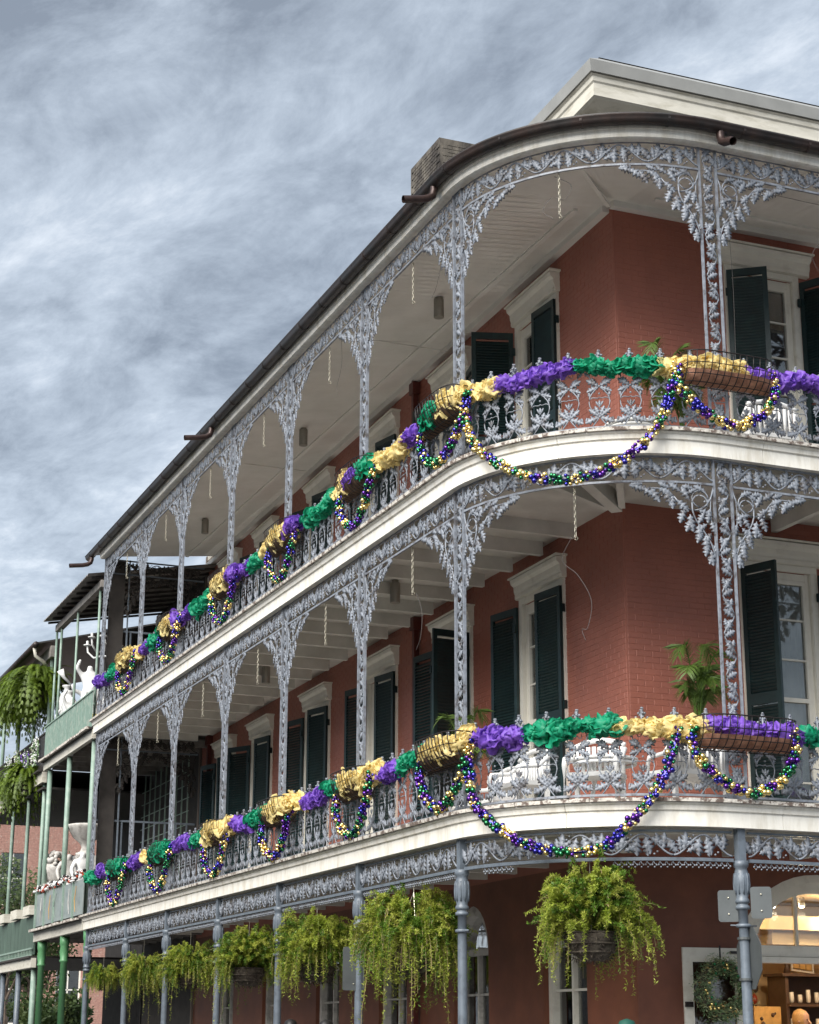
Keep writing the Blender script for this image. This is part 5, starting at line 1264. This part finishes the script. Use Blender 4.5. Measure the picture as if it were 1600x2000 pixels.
# railing with flower ornaments
mb = MB()
for i in range(60): wc(mb, -2.32, -2.30, 25.4+i*.135, 25.42+i*.135, 7.9, 8.8)
wc(mb, -2.33, -2.29, 25.3, YB1, 8.8, 8.84); mb.build('upper_rail', M['shade'], Bh)
def boston(seed, n=230, Rr=.7):
    rr = random.Random(seed); mb = MB()
    for i in range(n):
        a = rr.uniform(0, 2*PI); out = Rr*rr.uniform(.6, 1.35); up = rr.uniform(.0, .55); dr = rr.uniform(.0, .95); c, s_ = math.cos(a), math.sin(a); dv_ = Vector((c, s_, 0))
        P = bez((.05*c, .05*s_, 0), (out*.4*c, out*.4*s_, up+.25), (out*.9*c, out*.9*s_, up-.1), (out*c, out*s_, up-dr), 12); sd_ = Vector((-s_, c, 0))
        for j in range(1, 13):
            p = Vector(P[j]); t = (p-Vector(P[j-1])).normalized(); wd = .06*math.sin(PI*(j+1)/14.5)+.01
            for sg in (-1, 1): [mb.add([p-t*(.020+o_), p+t*(.014-o_), p+t*(.03-o_)+sd_*sg*wd-Vector((0, 0, .012))], [(0, 1, 2)]) for o_ in (0, .028, .056)]
    return mb.mesh('foliage', M['boston'])
bf = [boston(1), boston(2)]
for i, (y, z, sc_) in enumerate(((25.9, 10.0, 1.15), (27.6, 9.95, 1.1), (29.5, 10.0, 1.15), (26.6, 7.75, .9), (28.6, 7.65, 1.0))):
    r_ = empty('sword_fern', (-2.5, y, z), i*1.9, 'drooping sword fern of the far gallery, ' + ['upper one nearest the plaster figures', 'upper one in the middle', 'upper one at the left edge', 'lower one beside the green screen', 'lower one at the left edge'][i], 'hanging plant', 'sword ferns of the far gallery'); r_.scale = (sc_,)*3
    f_ = link('foliage', bf[i % 2], r_); f_['kind'] = 'stuff'; link('moss_bowl', bkme, r_)
for i, (y, z) in enumerate(((26.0, 8.45), (27.3, 8.3), (28.5, 8.4), (29.8, 8.5))):
    r_ = empty('flower_wreath', (-2.40, y, z), -PI/2, 'white flower wreath on the far gallery rail, ' + ['nearest the green screen', 'second from the green screen', 'third from the green screen', 'at the left edge'][i], 'wreath', 'flower wreaths on the far rail')
    mb = MB(); rr = random.Random(i+40); mb.tube([(.27*math.cos(2*PI*k/20), 0, .27*math.sin(2*PI*k/20)) for k in range(21)], .03, 5); mb.build('ring', M['ever'], r_)
    mb = MB()
    for k in range(190):
        a = rr.uniform(0, 6.28); q = .27+rr.gauss(0, .07); mb.c = rr.choice((0, 0, 0, 1, 2, 2)) if i != 1 else rr.choice((0, 2, 3, 3)); p = Vector((q*math.cos(a), rr.uniform(-.08, .04), q*math.sin(a))); d_ = Vector((rr.gauss(0, 1), -.4, rr.gauss(0, 1))).normalized()*rr.uniform(.04, .09); s_ = d_.orthogonal().normalized()*.018
        mb.add([p, p+d_*.6+s_, p+d_, p+d_*.6-s_], [(0, 1, 2, 3)])
    o = mb.build('petals', [M['plaster'], M['ever2'], M['ever'], M['tul_p']], r_); o['kind'] = 'stuff'

# ---------------------------------------------------------------- far across the side street: old brick building and trees
Fb = empty('old_brick_building', (-4, 62, 0), 0, 'old pink brick building across the side street at the left edge', 'building')
fo_ = [(1.5, 2.6, 7.2, 9.4, 0), (4.2, 5.3, 7.2, 9.4, 0), (6.9, 8.0, 7.2, 9.4, 0), (9.6, 10.7, 7.2, 9.4, 0), (1.5, 2.6, 2.2, 5, 0), (4.2, 5.3, 2.2, 5, 0), (6.9, 8.0, 2.2, 5, 0), (9.6, 10.7, 2.2, 5, 0)]
for z0, z1 in ((0, 6), (6, 13)): wall_mesh(-2, 13, z0, z1, [p for p in fo_ if z0 <= p[2] < z1]).build('wall', M['oldbrick'], Fb)
mb = MB(); mb.box((5.5, .45, 6.5), (15, .1, 13)); mb.build('back_wall', M['shade'], Fb)
for ua, ub, zb, zt, _ in fo_:
    mb = MB(); mb.box(((ua+ub)/2, .1, (zb+zt)/2), (.05, .05, zt-zb)); mb.box(((ua+ub)/2, .1, (zb+zt)/2), (ub-ua, .05, .05))
    for x in (ua+.03, ub-.03): mb.box((x, .1, (zb+zt)/2), (.06, .06, zt-zb))
    mb.box(((ua+ub)/2, .05, zb-.03), (ub-ua+.2, .2, .06)); w_o = mb.build('window', M['white'], Fb)
    mb = MB(); mb.box(((ua+ub)/2, .14, (zb+zt)/2), (ub-ua, .01, zt-zb)); mb.build('pane', M['glass'], w_o)
cors = MB()
for kz in range(170):
    for kx in range(55):
        x = -1.9+kx*.27+(.13 if kz % 2 else 0); z = kz*.076
        if any(a-.26 < x < b and c-.08 < z < d for a, b, c, d, _ in fo_): continue
        cors.add([(x, -.012, z), (x+.25, -.012, z), (x+.25, -.012, z+.065), (x, -.012, z+.065)], [(0, 1, 2, 3)])
o = cors.build('brick_courses', M['oldbrick'], Fb); o['kind'] = 'stuff'
mb = MB(); mb.box((5.5, -.1, 12.9), (15.2, .4, .3)); mb.build('parapet', M['cornice'], Fb)
M['leaf1'] = mat('street_tree_leaf', (.05, .085, .022), .5, .35, 3, trans=.3, c2=(.10, .13, .04), c2amt=.45, c2s=1.2)
M['bark'] = mat('bark', (.12, .09, .07), .9, .3, 8, .5, 20)
def tree(loc, h, cr, label, seed):
    rr = random.Random(seed); r_ = empty('street_tree', loc, rr.uniform(0, 6), label, 'tree')
    mb = MB(); tips = []
    mb.tube([(0, 0, 0), (.05, 0, h*.25), (0, .08, h*.5)], [.16, .13, .10], 8)
    for i in range(9):
        a = i*2.4; e_ = rr.uniform(.3, 1.2); q = Vector((math.cos(a)*math.cos(e_), math.sin(a)*math.cos(e_), math.sin(e_)))*cr*rr.uniform(.6, 1); b_ = Vector((0, 0, h*rr.uniform(.3, .5)))
        mb.tube([tuple(b_), tuple(b_+q*.5+Vector((0, 0, .2))), tuple(b_+q+Vector((0, 0, h*.18)))], [.06, .04, .015], 6); tips += [b_+q*t+Vector((0, 0, h*.18*t)) for t in (.5, .75, 1)]
    mb.build('trunk', M['bark'], r_)
    lf = MB()
    for t in tips:
        cl_ = rr.uniform(.35, .7)*cr*.6
        for k in range(230):
            d_ = Vector((rr.gauss(0, 1), rr.gauss(0, 1), rr.gauss(0, .8))).normalized()*cl_*rr.random()**.4; p = t+d_; u_ = Vector((rr.gauss(0, 1), rr.gauss(0, 1), rr.gauss(0, 1))).normalized()*.09; v_ = u_.orthogonal().normalized()*.045
            lf.add([p-u_, p+v_, p+u_, p-v_], [(0, 1, 2, 3)])
    o = lf.build('crown', M['leaf1'], r_); o['kind'] = 'stuff'
tree((-.2, 41, 0), 8.6, 2.2, 'bushy street tree seen between the pale green posts', 1)
tree((.6, 36.5, 0), 2.4, 1.5, 'low shrub under the far gallery at the left edge', 2)
tree((-1.9, 37, 0), 3.2, 1.3, 'small dark tree at the bottom left behind the posts', 3)
tree((1.8, 47, 0), 7.0, 2.2, 'taller street tree in front of the old brick building', 4)

# ---------------------------------------------------------------- passers-by, only the tops of their heads reach the frame
def person(loc, rz, label, hair, cloth, capm=None, sc_=1.0):
    r_ = empty('person', loc, rz, label, 'person'); r_.scale = (sc_,)*3
    J = [(0, 0, .95), (0, 0, 1.15), (0, .01, 1.36), (0, .01, 1.50), (0, -.01, 1.56), (-.09, 0, .88), (-.10, -.10, .50), (-.10, .02, .08), (-.10, -.12, .03), (.09, 0, .88), (.10, .08, .50), (.10, .16, .10), (.10, .03, .04),
         (-.18, .01, 1.40), (-.23, .03, 1.12), (-.22, -.10, .88), (-.22, -.14, .80), (.18, .01, 1.40), (.23, .05, 1.12), (.22, -.05, .88), (.22, -.09, .80)]
    E_ = [(0, 1), (1, 2), (2, 3), (3, 4), (0, 5), (5, 6), (6, 7), (7, 8), (0, 9), (9, 10), (10, 11), (11, 12), (2, 13), (13, 14), (14, 15), (15, 16), (2, 17), (17, 18), (18, 19), (19, 20)]
    Rd = [.14, .12, .15, .06, .05, .10, .07, .045, .035, .10, .07, .045, .035, .06, .045, .033, .03, .06, .045, .033, .03]
    me = bpy.data.meshes.new('body'); me.from_pydata(J, E_, []); me.materials.append(cloth); o = link('body', me, r_); md = o.modifiers.new('skin', 'SKIN'); md.use_smooth_shade = True
    for v_, rad in zip(me.skin_vertices[0].data, Rd): v_.radius = (rad, rad)
    me.skin_vertices[0].data[0].use_root = True; sb = o.modifiers.new('sub', 'SUBSURF'); sb.levels = 1; sb.render_levels = 1
    hd = MB(); hd.lathe([(.02, -.12), (.055, -.11), (.068, -.05), (.078, .02), (.075, .07), (.05, .11), (.01, .125)], 16, Matrix.Diagonal((1, 1.2, 1, 1)))
    hd.tube([(0, -.085, .01), (0, -.115, -.025), (0, -.09, -.035)], .012, 6); hd.ico((.078, 0, -.01), .02); hd.ico((-.078, 0, -.01), .02)
    hd.build('head', M['skin'], r_, True, T(0, -.01, 1.64))
    ey = MB(); ey.ico((.028, -.082, .015), .011); ey.ico((-.028, -.082, .015), .011); ey.build('eyes', M['wire'], r_, mat4=T(0, -.01, 1.64))
    hr = MB(); hr.lathe([(.080, -.07), (.088, .0), (.088, .06), (.066, .115), (.02, .138)], 16, T(0, .012, 0) @ Matrix.Diagonal((1, 1.18, 1, 1))); hr.v = [(x+.006*noise.noise((x*30, y*30, z*30)), y, z+.006*noise.noise((y*30, x*30, z*30))) for x, y, z in hr.v if True]
    hr.build('hair', hair, r_, True, T(0, 0, 1.645))
    if capm:
        c_ = MB(); c_.lathe([(.094, .03), (.096, .07), (.07, .13), (.01, .152)], 16, Matrix.Diagonal((1, 1.18, 1, 1))); c_.prism([(-.07, 0), (.07, 0), (.07, .012), (-.07, .012)], -.19, -.08, T(0, 0, .035)); c_.build('cap', capm, r_, True, T(0, 0, 1.65))
person((-1.55, -2.55, 0), 2.2, 'passer-by in a green cap whose head just shows under the nearest fern', M['hair'], M['cloth_d'], M['cap_g'], 1.0)
person((-.62, -2.9, 0), 1.2, 'dark haired passer-by whose head just shows left of the shop door', M['hair'], M['cloth_d'], None, .985)
person((3.62, 2.1, .06), .5, 'fair haired person standing in the lit shop doorway', M['blond'], M['cloth_r'], None, 1.09)
person((-3.0, 2.3, 0), 2.0, 'dark haired passer-by beneath the big shaggy fern', M['hair'], M['cloth_d'], None, 1.02)
person((-3.0, 3.7, 0), 2.9, 'dark haired passer-by beside the second street post', M['hair'], M['cloth_d'], None, 1.03)
person((-3.2, 24.6, 0), 2.9, 'far passer-by in a red cap by the green street posts', M['hair'], M['cloth_d'], M['cloth_r'], 1.12)
